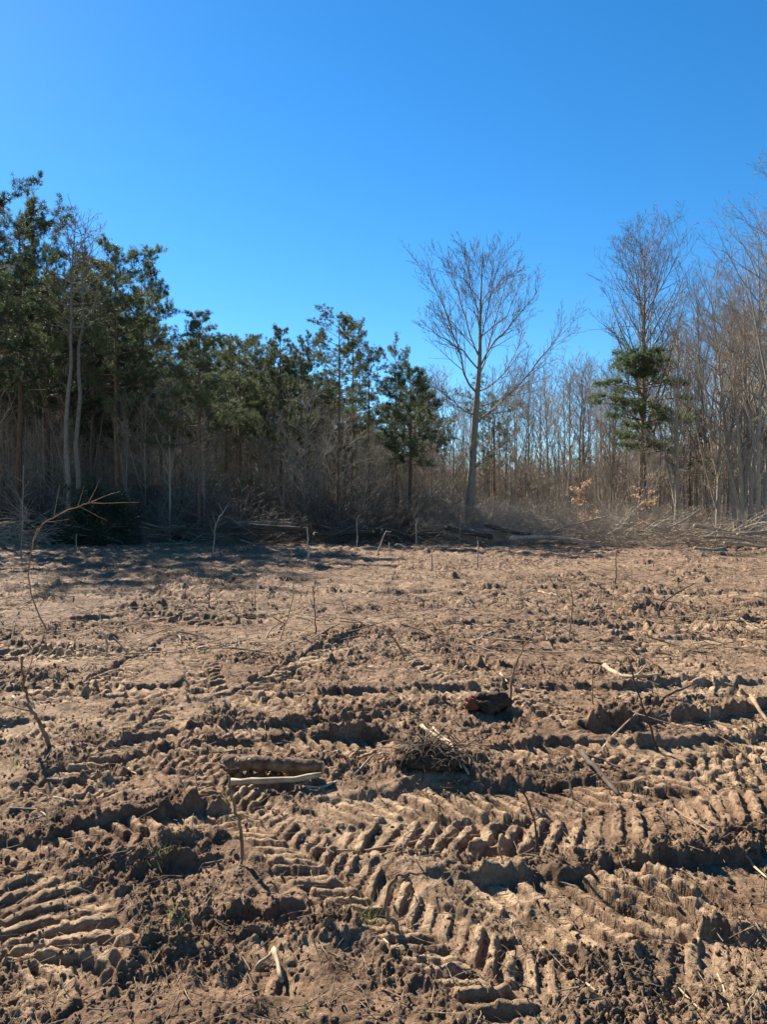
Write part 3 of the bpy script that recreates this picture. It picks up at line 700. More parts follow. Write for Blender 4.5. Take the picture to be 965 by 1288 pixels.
# slim leafless trees through the left wood
for i in range(62):
    px = -60 + 620 * (i + rsb.random()) / 62; Y = rsb.uniform(35, 60); tp = topline(px) + rsb.uniform(40, 150)
    put(slim[rsb.randrange(5)], 'slim bare tree beside', px, Y, zat(tp, Y), 12, 'slim trees in the left wood')
for i in range(44):
    px = 525 + 250 * (i + rsb.random()) / 44; Y = rsb.uniform(46, 85); tp = topline(px) + abs(rsb.gauss(0, 45))
    put(slim[rsb.randrange(5)], 'slender bare tree behind', px, Y, zat(tp, Y), 12, 'slender trees in the middle distance', sxy=.8 * zat(tp, Y) / 12 and None)
for i in range(38):
    px = 755 + 270 * (i + rsb.random()) / 38; Y = rsb.uniform(45, 85); tp = topline(px) + abs(rsb.gauss(0, 45))
    put((slim + bushy)[rsb.randrange(7)], 'bare tree in thin wood behind', px, Y, zat(tp, Y), 12, 'leafless trees on the far right')
for i in range(34):
    px = 540 + 470 * (i + rsb.random()) / 34; Y = rsb.uniform(40, 62)
    put(bushy[rsb.randrange(2)], 'twiggy leafless tree near', px, Y, rsb.uniform(3.5, 6.5), 11, 'low twiggy trees of the understorey')

for i in range(48):
    px = -60 + 640 * (i + rsb.random()) / 48; Y = rsb.uniform(35.5, 50)
    put(bushy[rsb.randrange(2)], 'twiggy shaded tree before', px, Y, rsb.uniform(3.5, 7.5), 11, 'low twiggy trees in the left wood')

# ------------------------------------------------------------------ scattering of uncountable stuff
PROTO = bpy.data.collections.new('scatter_shapes')
def scatter(name, pts, rots, scl, idx, meshes, label, mats=None):
    sub = bpy.data.collections.new(name + '_shapes')
    for i, me in enumerate(meshes):
        o = bpy.data.objects.new('%s_shape_%02d' % (name, i), me); sub.objects.link(o)
    me = bpy.data.meshes.new(name); n = len(pts); me.vertices.add(n); me.vertices.foreach_set('co', np.asarray(pts, np.float32).ravel())
    a = me.attributes.new('rot', 'FLOAT_VECTOR', 'POINT'); a.data.foreach_set('vector', np.asarray(rots, np.float32).ravel())
    a = me.attributes.new('scl', 'FLOAT_VECTOR', 'POINT'); a.data.foreach_set('vector', np.asarray(scl, np.float32).ravel())
    a = me.attributes.new('pick', 'INT', 'POINT'); a.data.foreach_set('value', np.asarray(idx, np.int32))
    o = link(name, me)
    ng = bpy.data.node_groups.new(name, 'GeometryNodeTree')
    ng.interface.new_socket('Geometry', in_out='INPUT', socket_type='NodeSocketGeometry'); ng.interface.new_socket('Geometry', in_out='OUTPUT', socket_type='NodeSocketGeometry')
    N = ng.nodes.new; L = ng.links.new
    gi = N('NodeGroupInput'); go = N('NodeGroupOutput'); ip = N('GeometryNodeInstanceOnPoints'); ci = N('GeometryNodeCollectionInfo')
    ci.inputs['Collection'].default_value = sub; ci.inputs['Separate Children'].default_value = True; ci.inputs['Reset Children'].default_value = True
    def na(nm, ty):
        q = N('GeometryNodeInputNamedAttribute'); q.data_type = ty; q.inputs['Name'].default_value = nm; return [s for s in q.outputs if s.enabled and s.name == 'Attribute'][0]
    L(gi.outputs[0], ip.inputs['Points']); L(ci.outputs[0], ip.inputs['Instance']); ip.inputs['Pick Instance'].default_value = True
    L(na('pick', 'INT'), ip.inputs['Instance Index']); L(na('rot', 'FLOAT_VECTOR'), ip.inputs['Rotation']); L(na('scl', 'FLOAT_VECTOR'), ip.inputs['Scale'])
    L(ip.outputs[0], go.inputs[0])
    md = o.modifiers.new('scatter', 'NODES'); md.node_group = ng
    return tag(o, label, kind='stuff')

def shrub_mesh(seed, H, stems, m, fine=1.0):
    rs = np.random.default_rng(seed); T = Tubes()
    for i in range(stems):
        a = rs.uniform(0, 6.28); r = rs.uniform(0, .5)
        tilt = abs(rs.normal(0, .38)); d = (math.cos(a) * tilt, math.sin(a) * tilt, 1)
        l = H * rs.uniform(.45, 1.05)
        Q, _ = curve((math.cos(a) * r, math.sin(a) * r, -.05), d, l, 6, rs, -.15, .12); T.add(Q, np.linspace(.015, .006, 6), 3)
        twigs(T, Q, l, .011, 1, 2, rs, (0, int(8 * fine), int(5 * fine)), .1, minr=.006, ang=(25, 75), lf=(.25, .55))
    return T.mesh('shrub', [m])
sh = [shrub_mesh(300 + i, 2.6, 14, M['undergrowth']) for i in range(6)]
rs = np.random.default_rng(9)
pts, ro, sc_l, ix = [], [], [], []
for i in range(1100):
    px = rs.uniform(-80, 1050); Y = 34.5 * (72 / 34.5) ** rs.random() if px < 760 else rs.uniform(37, 75)
    x = at(px, Y); hh = np.interp(px, [0, 300, 520, 700, 1000], [1.35, 1.3, 1.15, .95, .65]) * rs.uniform(.5, 1.15) * (1 + max(0, Y - 40) * .012)
    pts.append((x, Y, 0)); ro.append((0, 0, rs.uniform(0, 6.28))); sc_l.append((hh * 1.1, hh * 1.1, hh)); ix.append(rs.integers(0, 6))
sh2 = [shrub_mesh(320 + i, 2.6, 12, M['twig_grey']) for i in range(4)]
pts, ro, sc_l, ix = np.array(pts), np.array(ro), np.array(sc_l), np.array(ix)
rt_ = (pts[:, 0] / pts[:, 1]) * FPX + CX > 560 + rs.normal(0, 40, len(pts))
lt_ = (~rt_) & (rs.random(len(pts)) < .16); rt_ = rt_ | lt_
scatter('undergrowth', pts[~rt_], ro[~rt_], sc_l[~rt_], ix[~rt_], sh, 'brown leafless undergrowth thicket filling the foot of the left wood')
scatter('undergrowth', pts[rt_], ro[rt_], sc_l[rt_] * .85, ix[rt_] % 4, sh2, 'paler leafless undergrowth thicket filling the foot of the right wood')  # right side stems coloured paler to stand for the sun on them

# far wood
def far_mesh(seed, kind):
    rs = np.random.default_rng(seed); T = Tubes()
    for i in range(7):
        x = rs.uniform(-3, 3); H = rs.uniform(8, 13); Q, _ = curve((x, rs.uniform(-1, 1), 0), (rs.normal(0, .04), 0, 1), H, 7, rs, 0, .03); T.add(Q, np.linspace(.11, .02, 7), 4)
        twigs(T, Q, H * .45, .05, 1, 2, rs, (0, 26, 8), .3, minr=.022, t0=.2, ang=(25, 60), lf=(.3, .5))
    return T.mesh('far', [M['twig_grey' if kind else 'twig']])
fm = [far_mesh(400 + i, i % 2) for i in range(3)]
pts, ro, sc_l, ix = [], [], [], []
for i in range(330):
    Y = rs.uniform(86, 150); px = rs.uniform(-120, 1090); hh = zat(topline(px) + 35 + rs.uniform(0, 60), Y) / 12 * 1.0
    hh *= .9 if px < 520 else .55
    hh = min(hh, 1.9); pts.append((at(px, Y), Y, 0)); ro.append((0, 0, rs.uniform(-.5, .5) + (3.14 if rs.random() < .5 else 0))); sc_l.append((1.2, 1.2, hh)); ix.append(rs.integers(0, 3))
scatter('distant_wood', pts, ro, sc_l, ix, fm, 'distant leafless wood seen as one mass between the nearer trees')

# evergreen bush low on the left
d = empty('evergreen_bush', (at(120, 32.6), 32.6, 0)); rs = np.random.default_rng(21)
C = rs.normal(0, 1, (5200, 3)); C /= np.linalg.norm(C, axis=1, keepdims=True); Dn = C.copy()
rr = (.55 + .45 * rs.random((5200, 1)) ** .4) * (.85 + .3 * (vn(C[:, 0] * 3 + 9, C[:, 2] * 3 + 7, 3)[:, None])); rr = rr * (.62 + .75 * vn(C[:, 0] * 5 + 3, C[:, 2] * 5 + C[:, 1] * 3 + 11, 1)[:, None]); C = C * rr * np.array([1.85, 1.3, 2.0]); C[:, 2] = np.abs(C[:, 2] + .6)
V, Ft = needles(C, Dn, rs, 8, (.10, .2), .024)
link('foliage', quick_mesh('foliage', V, Ft=Ft, mats=[M['bush_needle']], smooth=False), d)
T = Tubes()
for i in range(14):
    a = rs.uniform(0, 6.28); Q, _ = curve((0, 0, 0), (math.cos(a) * 1.0, math.sin(a) * .8, 1), 1.6, 5, rs); T.add(Q, np.linspace(.03, .008, 5), 4)
T.obj('stem', [M['twig']], d)
tag(d, 'low dark evergreen bush at the foot of the pines on the left', 'bush')

# beech saplings with dry orange leaves
def leafy(px, Y, H, wdt, n, seed, lab, m='beech'):
    rs = np.random.default_rng(seed); root = empty('beech_sapling', (at(px, Y), Y, 0)); T = Tubes()
    P, _ = curve((0, 0, -.05), (0, 0, 1), H, 8, rs, 0, .04); T.add(P, np.linspace(.03, .006, 8), 5); tips = []
    for i in range(16):
        p, dd = interp(P, rs.uniform(.2, .97)); Q, _ = curve(p, side(dd, rs, R(rs.uniform(40, 75))), wdt * rs.uniform(.4, 1), 5, rs, .1, .1); T.add(Q, np.linspace(.01, .003, 5), 3); tips.append(Q)
    T.obj('stem', [M['twig_grey']], root)
    Cn = np.array([interp(tips[rs.integers(0, 16)], rs.uniform(.3, 1))[0] + rs.normal(0, .06, 3) for _ in range(n)])
    a = rs.normal(0, 1, (n, 3)); a /= np.linalg.norm(a, axis=1, keepdims=True); b = np.cross(a, rs.normal(0, 1, (n, 3))); b /= np.linalg.norm(b, axis=1, keepdims=True)
    l = rs.uniform(.04, .075, (n, 1)); V = np.stack([Cn - a * l, Cn + b * l * .55, Cn + a * l, Cn - b * l * .55], 1).reshape(-1, 3)
    link('foliage', quick_mesh('foliage', V, Fq=np.arange(n * 4).reshape(-1, 4), mats=[M[m]], smooth=False), root)
    tag(root, lab, 'sapling', 'beech saplings with dry leaves')
leafy(740, 36, 2.8, .85, 620, 1, 'young beech with dry orange leaves left of the flat topped pine')
leafy(819, 36.5, 3.2, .8, 380, 2, 'young beech with dry tan leaves at the foot of the flat topped pine')
leafy(505, 37, 2.3, .7, 150, 3, 'thin beech sapling with few dry leaves below the dark bushy evergreen')
leafy(880, 37, 1.3, .7, 220, 4, 'low beech sapling with tan leaves over the logs on the right')

# ------------------------------------------------------------------ brush piles and felled logs along the wood edge
def pile(px0, px1, Y, hgt, n, seed, m, lab, rmax=.02):
    rs = np.random.default_rng(seed); T = Tubes(); xa, xb = at(px0, Y), at(px1, Y)
    for i in range(n):
        x = rs.uniform(xa, xb); q = rs.uniform(0, 1); y = Y + rs.normal(0, .7)
        env_ = .5 + .5 * vn(np.array([x * .7]), np.array([Y]), 2)[0] * 1.4
        z = 1.5 * hgt * env_ * q ** 1.15; a = rs.normal(0, .5) + (math.pi if rs.random() < .5 else 0)
        l = rs.uniform(.6, 2.4); Q, _ = curve((x, y, max(z, .05)), (math.cos(a), math.sin(a) * .6, rs.normal(.0, .42)), l, 5, rs, -.2, .12)
        Q[:, 2] = np.maximum(Q[:, 2], .02); r = rs.uniform(.006, rmax)
        T.add(Q, np.linspace(r, r * .3, 5), 3, mat=int(rs.random() < .25)); twigs(T, Q, l, r * .7, 1, 1, rs, (0, 5), .1, minr=.004)
    o = T.obj('brush_pile', [m, M['dead_wood']]); tag(o, lab, kind='stuff')
pile(-60, 130, 32.5, .9, 260, 1, M['twig_grey'], 'tangle of cut branches in the shade at the left end of the wood edge')
pile(130, 330, 33.2, .8, 280, 2, M['undergrowth'], 'dark tangle of cut branches below the left pines')
pile(330, 560, 33.5, .7, 300, 3, M['undergrowth'], 'tangle of cut branches below the middle pines')
pile(560, 760, 33.5, .75, 300, 4, M['twig_grey'], 'sunlit tangle of branches right of the big bare tree')
pile(755, 1040, 32.0, .8, 420, 5, M['dead_wood'], 'pale tangle of branches and debris below the right hand trees', .028)

def log_obj(name, P, r, mats, parent=None, k=9, sides_noise=.08, seed=0, taper=.75, n=9):
    rs = np.random.default_rng(seed); P = smooth_line(P, max(2, n // (len(P) - 1)))
    rad = np.linspace(r, r * taper, len(P)) * (1 + rs.normal(0, sides_noise, len(P)))
    T = Tubes(); T.add(P, rad, k, cap=True)
    o = T.obj(name, mats, parent)
    me = o.data; co = np.empty(len(me.vertices) * 3); me.vertices.foreach_get('co', co); co = co.reshape(-1, 3)
    co += (np.stack([vn(co[:, 0] * 30 + 5, co[:, 2] * 30 + co[:, 1] * 13, j) for j in range(3)], 1) - .5) * r * .35
    me.vertices.foreach_set('co', co.ravel()); me.update(); return o
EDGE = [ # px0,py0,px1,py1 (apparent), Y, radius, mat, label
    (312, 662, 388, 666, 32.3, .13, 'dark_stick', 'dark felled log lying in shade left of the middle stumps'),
    (300, 658, 372, 659, 33.0, .07, 'bark', 'grey felled log on top of the shaded pile below the layered pine'),  # darker bark colour stands in for the shade over this log
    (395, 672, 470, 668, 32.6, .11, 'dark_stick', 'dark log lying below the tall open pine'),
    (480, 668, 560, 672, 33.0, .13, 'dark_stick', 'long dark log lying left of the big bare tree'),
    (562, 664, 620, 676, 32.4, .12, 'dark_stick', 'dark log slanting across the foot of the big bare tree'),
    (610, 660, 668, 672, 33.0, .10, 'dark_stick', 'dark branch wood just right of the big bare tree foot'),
    (640, 676, 742, 682, 31.6, .09, 'dead_wood', 'pale brown log in front of the sunlit tangle'),
    (873, 661, 925, 672, 31.5, .09, 'split_wood', 'pale barkless log upper left in the debris on the right'),
    (868, 690, 912, 694, 29.0, .085, 'split_wood', 'pale split log lowest in the debris on the right'),
    (905, 682, 965, 690, 29.5, .07, 'split_wood', 'long pale pole at the front of the debris on the right'),
    (925, 672, 985, 664, 31, .08, 'dead_wood', 'greyish log rising towards the right edge of the photo'),
    (890, 676, 950, 682, 30.2, .06, 'dead_wood', 'thin weathered pole in the middle of the right hand debris'),
    (-10, 662, 16, 657, 28, .045, 'split_wood', 'pale broken branch poking in at the left edge below the pines'),
    (170, 656, 232, 662, 33, .06, 'bark', 'grey log on the dark tangle right of the evergreen bush'),  # shade on this log painted by its darker bark material
    (690, 668, 760, 648, 33, .04, 'dead_wood', 'pale slanting pole rising beside the orange leaved sapling'),
    (820, 672, 880, 640, 32.5, .04, 'dead_wood', 'thin pole propped up beside the pale forked tree'),
]
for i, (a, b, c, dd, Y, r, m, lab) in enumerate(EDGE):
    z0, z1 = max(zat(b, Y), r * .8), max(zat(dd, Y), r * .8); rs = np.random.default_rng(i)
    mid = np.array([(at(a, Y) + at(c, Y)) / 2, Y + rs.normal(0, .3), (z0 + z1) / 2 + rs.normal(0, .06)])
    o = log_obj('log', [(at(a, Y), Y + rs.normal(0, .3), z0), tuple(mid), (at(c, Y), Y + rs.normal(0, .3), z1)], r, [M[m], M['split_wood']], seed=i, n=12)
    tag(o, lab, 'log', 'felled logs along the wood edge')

# individual leafless shrubs along the edge
ws = [shrub_mesh(330 + i, 1.7, 12, M['twig_grey']) for i in range(3)]
SHR = [(700, 34.3, .9, 'pale leafless shrub left of the orange leaved sapling'), (760, 34.5, .9, 'pale arching shrub between orange sapling and flat topped pine'), (835, 34.5, .8, 'pale twiggy shrub right of the flat topped pine foot'),
       (655, 34.6, 1.1, 'leafless shrub halfway between big bare tree and orange sapling'), (545, 34.5, 1.1, 'leafless shrub left of the big bare tree foot'), (905, 33.5, .7, 'low twiggy shrub behind the pale logs on the right'), (15, 33.5, 1.0, 'grey leafless shrub at the left edge below the pines'), (440, 35, 1.2, 'brown shrub below the tall open pine')]
for i, (px, Y, s, lab) in enumerate(SHR):
    o = link('shrub', ws[i % 3]); o.location = (at(px, Y), Y, 0); o.scale = (s * 1.1, s * 1.1, s); o.rotation_euler = (0, 0, i * 1.3); tag(o, lab, 'shrub', 'leafless shrubs at the wood edge')

# ------------------------------------------------------------------ stubs and saplings standing in the field
def standing(name, pix, r, m, lab, cat='sapling stub', twig=0, seed=0, group='stubs standing in the cleared field', lean=0.0, chip=False):
    rs = np.random.default_rng(seed + 500); b = G(*pix[0]); Y = b[1]; z0 = gz(b[0], b[1])
    root = empty(name, (b[0], b[1], z0)); P = []
    for i, (px, py) in enumerate(pix):
        P.append((at(px, Y) - b[0], lean * i / len(pix), (pix[0][1] - py) / FPX * Y))
    P = smooth_line([(0, 0, -.08)] + P[1:] if len(P) > 1 else P, 5)
    n = len(P); P[1:] += rs.normal(0, r * .5, (n - 1, 3)); T = Tubes()
    rad = np.linspace(r * 1.15, r * .55, n) * (1 + rs.normal(0, .07, n)); T.add(P, rad, 7, cap=True); T.obj('stem', [M[m], M['split_wood']], root)
    L = float(np.sum(np.linalg.norm(np.diff(P, axis=0), axis=1)))
    for j in range(twig):
        t = rs.uniform(.35, .95); p, d = interp(P, t); Q, _ = curve(p, side(d, rs, R(rs.uniform(25, 60))), L * rs.uniform(.12, .3), 4, rs, .2, .1)
        q = Tubes(); q.add(Q, np.linspace(r * .45, r * .2, 4), 4); q.obj('twig', [M[m]], root)
    return tag(root, lab, cat, group)
ST = [
    ('bent_sapling', [(63, 798), (43, 761), (35, 726), (40, 688), (50, 665), (75, 648), (100, 638), (121, 631)], .009, 'stick', 'long bent sapling arching to the right near the left edge', 9),
    ('stub', [(26, 702), (28, 640), (30, 585)], .02, 'twig_grey', 'thin upright sapling by the brush at the left edge', 5),
    ('stub', [(262, 766), (264, 740), (266, 712)], .011, 'stick', 'upright stub with splintered pale top in the left middle of the field', 2),
    ('stub', [(387, 713), (388, 690), (386, 665)], .03, 'dead_wood', 'tallest knobby stub standing before the shaded strip', 2),
    ('stub', [(350, 711), (351, 690)], .02, 'dead_wood', 'short pale stub two steps left of the knobby stub', 0),
    ('stub', [(367, 714), (366, 682)], .012, 'stick', 'thin stub immediately left of the knobby stub', 1),
    ('stub', [(349, 808), (362, 778), (369, 745), (367, 712), (366, 690)], .006, 'stick', 'slender curving whip right of the left middle of the field', 2),
    ('stub', [(397, 804), (396, 775), (394, 743)], .009, 'dark_stick', 'dark stub with reddish side twigs near the field centre', 8),
    ('stub', [(319, 767), (322, 725)], .009, 'split_wood', 'pale thin stub between splintered stub and slender whip', 1),
    ('stub', [(135, 818), (133, 800), (129, 786)], .013, 'dead_wood', 'short thick stub in the left part of the field', 2),
    ('stub', [(68, 935), (50, 907), (38, 887), (30, 862), (25, 822)], .013, 'stick', 'curved brown stub with two prongs near the left edge', 2),
    ('stub', [(268, 700), (271, 662), (286, 635)], .022, 'twig_grey', 'forked grey sapling before the shaded brush', 6),
    ('stub', [(449, 690), (449, 651)], .022, 'dead_wood', 'pale upright stub in the shaded strip below the tall open pine', 1),
    ('stub', [(474, 698), (480, 684), (486, 669)], .026, 'dead_wood', 'stub leaning right in the shaded strip', 2),
    ('stub', [(490, 700), (490, 682)], .022, 'dead_wood', 'short stub beside the stub leaning right', 0),
    ('stub', [(524, 686), (525, 653)], .030, 'dead_wood', 'pale straight stub left of the big bare tree', 0),
    ('stub', [(543, 718), (544, 690)], .020, 'dead_wood', 'stub standing in sun before the shaded strip, left of the big bare tree', 0),
    ('stub', [(601, 716), (602, 678)], .022, 'dead_wood', 'stub directly in front of the big bare tree', 0),
    ('stub', [(577, 690), (580, 660), (583, 625)], .014, 'twig_grey', 'thin sapling just left of the big bare tree trunk', 3),
    ('stub', [(774, 736), (776, 715), (775, 693)], .016, 'stick', 'brown stub in the right half of the field before the flat topped pine', 1),
    ('stub', [(715, 802), (721, 765), (717, 733)], .009, 'stick', 'tall thin curved stub in the right middle of the field', 1),
    ('stub', [(828, 778), (832, 763), (850, 748), (874, 735)], .014, 'dark_stick', 'branch sticking out of the soil slanting up to the right', 0),
    ('stub', [(641, 875), (646, 841), (658, 812), (673, 793)], .009, 'stick', 'curved stick rising right behind the reddish clod', 0),
    ('stub', [(834, 941), (811, 891), (789, 823)], .008, 'dark_stick', 'thin dark whip leaning left in the right part of the field', 0),
    ('stub', [(513, 836), (503, 815), (480, 788)], .011, 'stick', 'short stick slanting left near the field centre', 0),
    ('stub', [(301, 1086), (304, 1061), (296, 1021), (290, 990), (286, 973)], .0085, 'stick', 'brown crooked stake beside the two short logs', 0),
    ('stub', [(515, 1172), (500, 1160), (487, 1136), (490, 1106), (505, 1092), (528, 1089)], .009, 'stick', 'hooked stick bent to the right in the near foreground', 0),
    ('stub', [(676, 1066), (673, 1016), (656, 975), (651, 945)], .0055, 'dark_stick', 'thin dark whip standing across the upper near wheel track', 1),
    ('stub', [(726, 996), (715, 972), (706, 953)], .006, 'split_wood', 'short pale stick beside the dark branch', 0),
    ('stub', [(746, 886), (746, 841)], .006, 'stick', 'faint thin upright stick above the curved pale log', 1),
    ('stub', [(95, 690), (96, 672)], .02, 'dead_wood', 'very short pale stub at the left brush edge', 0),
    ('stub', [(434, 815), (440, 800)], .012, 'stick', 'short broken stub in the rough patch at the centre', 0),
    ('stub', [(66, 985), (78, 968)], .006, 'split_wood', 'small pale splinter upright in the left foreground', 0),
    ('stub', [(655, 705), (658, 688)], .014, 'dead_wood', 'small stub right of the one before the big bare tree', 0),
    ('stub', [(448, 1000), (453, 975)], .005, 'split_wood', 'tiny pale splinter left of the root clump', 0),
    ('stub', [(232, 752), (236, 728)], .009, 'stick', 'short brown stub left of the splintered stub', 1),
    ('stub', [(690, 845), (680, 826)], .006, 'stick', 'little twig upright between curved stick and curved pale log', 1),
]
for i, (nm, pix, r, m, lab, tw) in enumerate(ST): standing(nm, pix, r, m, lab, twig=tw, seed=i)

# ------------------------------------------------------------------ sticks and logs lying on the soil
def lying(name, pix, r, m, lab, cat='stick', group='sticks lying on the cleared field', lift=.6, seed=0, twig=0, parent=None, zs=None, k=7):
    P = smooth_line([G(*p) for p in pix], 4); z = gh(P[:, 0], P[:, 1])
    z = np.convolve(np.pad(z, 2, mode='edge'), np.ones(5) / 5, 'valid'); z = np.maximum(z, 0 * z + np.percentile(z, 50) - .01) + r * lift
    if zs is not None: z = z + np.interp(np.linspace(0, 1, len(z)), np.linspace(0, 1, len(zs)), zs)
    rs = np.random.default_rng(seed + 900); P = np.column_stack([P, z]); P += rs.normal(0, r * .25, P.shape); n = len(P)
    T = Tubes(); T.add(P, np.linspace(r, r * .7, n) * (1 + rs.normal(0, .07, n)), k, cap=True)
    if parent is None and twig:
        c = P[0].copy(); root = empty(name, tuple(c)); me = Tubes(); me.add(P - c, np.linspace(r, r * .6, n), k, cap=True); me.obj('stem', [M[m], M['split_wood']], root)
        L = float(np.sum(np.linalg.norm(np.diff(P, axis=0), axis=1)))
        for j in range(twig):
            p, d = interp(P - c, rs.uniform(.3, .95)); Q, _ = curve(p, side(d, rs, R(35)) + np.array([0, 0, .2]), L * .18, 4, rs, 0, .1); q = Tubes(); q.add(Q, np.linspace(r * .5, r * .2, 4), 4); q.obj('twig', [M[m]], root)
        return tag(root, lab, cat, group)
    o = T.obj(name, [M[m], M['split_wood']], parent)
    return tag(o, lab, cat, group) if parent is None else o
LY = [
    ([(754, 946), (778, 920), (801, 905)], .006, 'split_wood', 'thin pale stick forming the left leg of an arch on the right', (0, .03, .08)),
    ([(801, 905), (852, 916), (905, 932), (962, 958)], .005, 'stick', 'long thin stick running right from the top of the arch', (.08, .05, .02, 0)),
    ([(731, 958), (755, 978), (781, 1000)], .019, 'dark_stick', 'thick dark branch lying above the upper near wheel track', (.06, .03, 0)),
    ([(722, 955), (760, 966), (782, 975)], .008, 'dark_stick', 'thinner dark branch crossing the thick dark one', (.07, .04, .02)),
    ([(395, 1068), (440, 1066), (485, 1061), (540, 1049), (606, 1043)], .008, 'stick', 'long brown root running level in the centre foreground', None),
    ([(480, 1082), (515, 1068), (552, 1062)], .006, 'stick', 'shorter brown root just below the long one', None),
    ([(925, 1068), (945, 1078), (968, 1098)], .0065, 'split_wood', 'pale curved stick at the right edge of the foreground', None),
    ([(483, 1181), (497, 1203)], .007, 'split_wood', 'small pale splinter right of the lower centre', None),
    ([(827, 1227), (852, 1237), (887, 1278)], .0045, 'split_wood', 'thin pale bent twig at the lower right', None),
    ([(739, 1227), (761, 1252)], .004, 'split_wood', 'tiny pale twig at the bottom right of centre', None),
    ([(344, 1197), (354, 1230)], .011, 'split_wood', 'flat pale wood chip standing among clods at the lower left', (.03, .02)),
    ([(322, 1214), (342, 1198)], .009, 'split_wood', 'shorter pale wood chip leaning beside the flat one', (.02, .03)),
    ([(160, 960), (172, 973)], .006, 'split_wood', 'small pale twig left of the two short logs', None),
    ([(12, 1016), (45, 1017), (58, 1026)], .006, 'split_wood', 'pale bent twig at the left edge, upper one of two', None),
    ([(35, 1031), (57, 1022)], .006, 'dead_wood', 'pale twig at the left edge, lower one of two', None),
    ([(330, 1136), (372, 1126)], .004, 'stick', 'thin twig above the dark hollow in the lower left', None),
    ([(145, 1143), (172, 1126)], .005, 'stick', 'short brown twig on smooth soil at the left', None),
    ([(447, 975), (470, 962), (492, 958)], .006, 'dead_wood', 'thin bent twig left of the root clump', (0, .04, .03)),
    ([(370, 988), (398, 990), (423, 983)], .008, 'dead_wood', 'thin stick lying against the right end of the pale log', None),
    ([(761, 838), (775, 848), (795, 855), (832, 857)], .026, 'split_wood', 'curved pale log in the right middle of the field', None),
    ([(726, 831), (760, 833), (791, 833)], .010, 'stick', 'thin brown branch above the curved pale log', None),
    ([(655, 866), (680, 868)], .012, 'split_wood', 'small pale stick right behind the reddish clod', None),
    ([(630, 850), (640, 858)], .012, 'split_wood', 'small pale chip behind the reddish clod', None),
    ([(596, 809), (620, 798)], .014, 'dead_wood', 'pale stick lying above the field centre', None),
    ([(932, 783), (945, 786), (961, 794)], .017, 'split_wood', 'pale stick at the right edge in the middle distance', None),
    ([(678, 746), (692, 750), (702, 754)], .02, 'split_wood', 'pale thick stick in the far right middle of the field', None),
    ([(718, 771), (745, 774), (768, 778)], .011, 'stick', 'brown stick near the tall thin curved stub', None),
    ([(834, 878), (852, 876), (870, 871)], .012, 'dark_stick', 'short dark branch on the dark heap at the right', (0, .05, .08)),
    ([(948, 888), (968, 908)], .02, 'stick', 'reddish brown branch at the right edge in the middle distance', (.08, .02)),
    ([(254, 710), (275, 712), (298, 717)], .017, 'split_wood', 'pale chip of wood on top of the splintered stub', None),
    ([(540, 912), (566, 934)], .0, 'split_wood', '', None),
    ([(275, 816), (300, 808), (318, 806)], .010, 'dead_wood', 'pale stick in the left middle of the field', None),
    ([(90, 1010), (66, 1004)], .006, 'dead_wood', 'small weathered stick on the left foreground rise', None),
    ([(480, 1240), (520, 1262)], .0035, 'stick', 'hair thin twig at the bottom centre', None),
    ([(905, 1225), (912, 1245), (920, 1275)], .0035, 'split_wood', 'thin twig at the bottom right corner', None),
    ([(640, 760), (668, 742), (700, 726)], .009, 'dead_wood', 'long thin stick slanting in the far middle', None),
    ([(560, 770), (596, 756)], .010, 'dead_wood', 'pale stick in the far centre of the field', None),
    ([(850, 1022), (870, 1040), (900, 1060)], .0045, 'stick', 'thin twig crossing the berm at the right', (.02, .03, .0)),
    ([(220, 940), (262, 943), (305, 938)], .006, 'dead_wood', 'thin stick laid along the upper left wheel track', None),
    ([(0, 905), (20, 898)], .008, 'split_wood', 'pale stick at the left edge beside the two pronged stub', None),
]
for i, (pix, r, m, lab, zs) in enumerate(LY):
    if r <= 0: continue
    lying('stick', pix, r, m, lab, zs=zs, seed=i, twig=2 if len(pix) > 3 else 0, k=4 if 'chip' in lab else 7)

# the two short logs in the foreground
root = empty('mossy_log', (*G(340, 975), gz(*G(340, 975))))
def loc_line(pix, z, root):
    c = np.array(root.location); P = [np.array([*G(*p), 0]) - c for p in pix]
    for p, zz in zip(P, z): p[2] = zz
    return [tuple(p) for p in P]
M['rot_log'] = noise_mat('decayed_bark', [(.3, (.045, .026, .015)), (.5, (.12, .070, .042)), (.7, (.22, .155, .08))], 14, bump=1, bscale=45, bdist=.012)
log_obj('bark_body', loc_line([(283, 975), (340, 978), (406, 980)], [.045, .055, .045], root), .048, [M['rot_log'], M['split_wood']], root, k=14, seed=4, n=26, taper=.85, sides_noise=.10)
rs = np.random.default_rng(44)
for i in range(10):
    a = np.array(loc_line([(288 + i * 3, 979)], [.05 + rs.uniform(-.02, .04)], root)[0]); q = Tubes()
    q.add([a, a + np.array([rs.uniform(-.10, -.03), rs.normal(0, .02), rs.uniform(-.02, .03)])], [.008, .002], 4); q.obj('splinter', [M['split_wood']], root)
tag(root, 'thick decayed log with splintered pale end, behind the thin pale log', 'log', 'two short logs in the foreground')
o = lying('cut_log', [(288, 990), (340, 992), (403, 987)], .020, 'split_wood', 'thin pale straight log lying before the thick decayed log', 'log', 'two short logs in the foreground', lift=1.6, seed=77, zs=(.02, .02, .03), k=10)

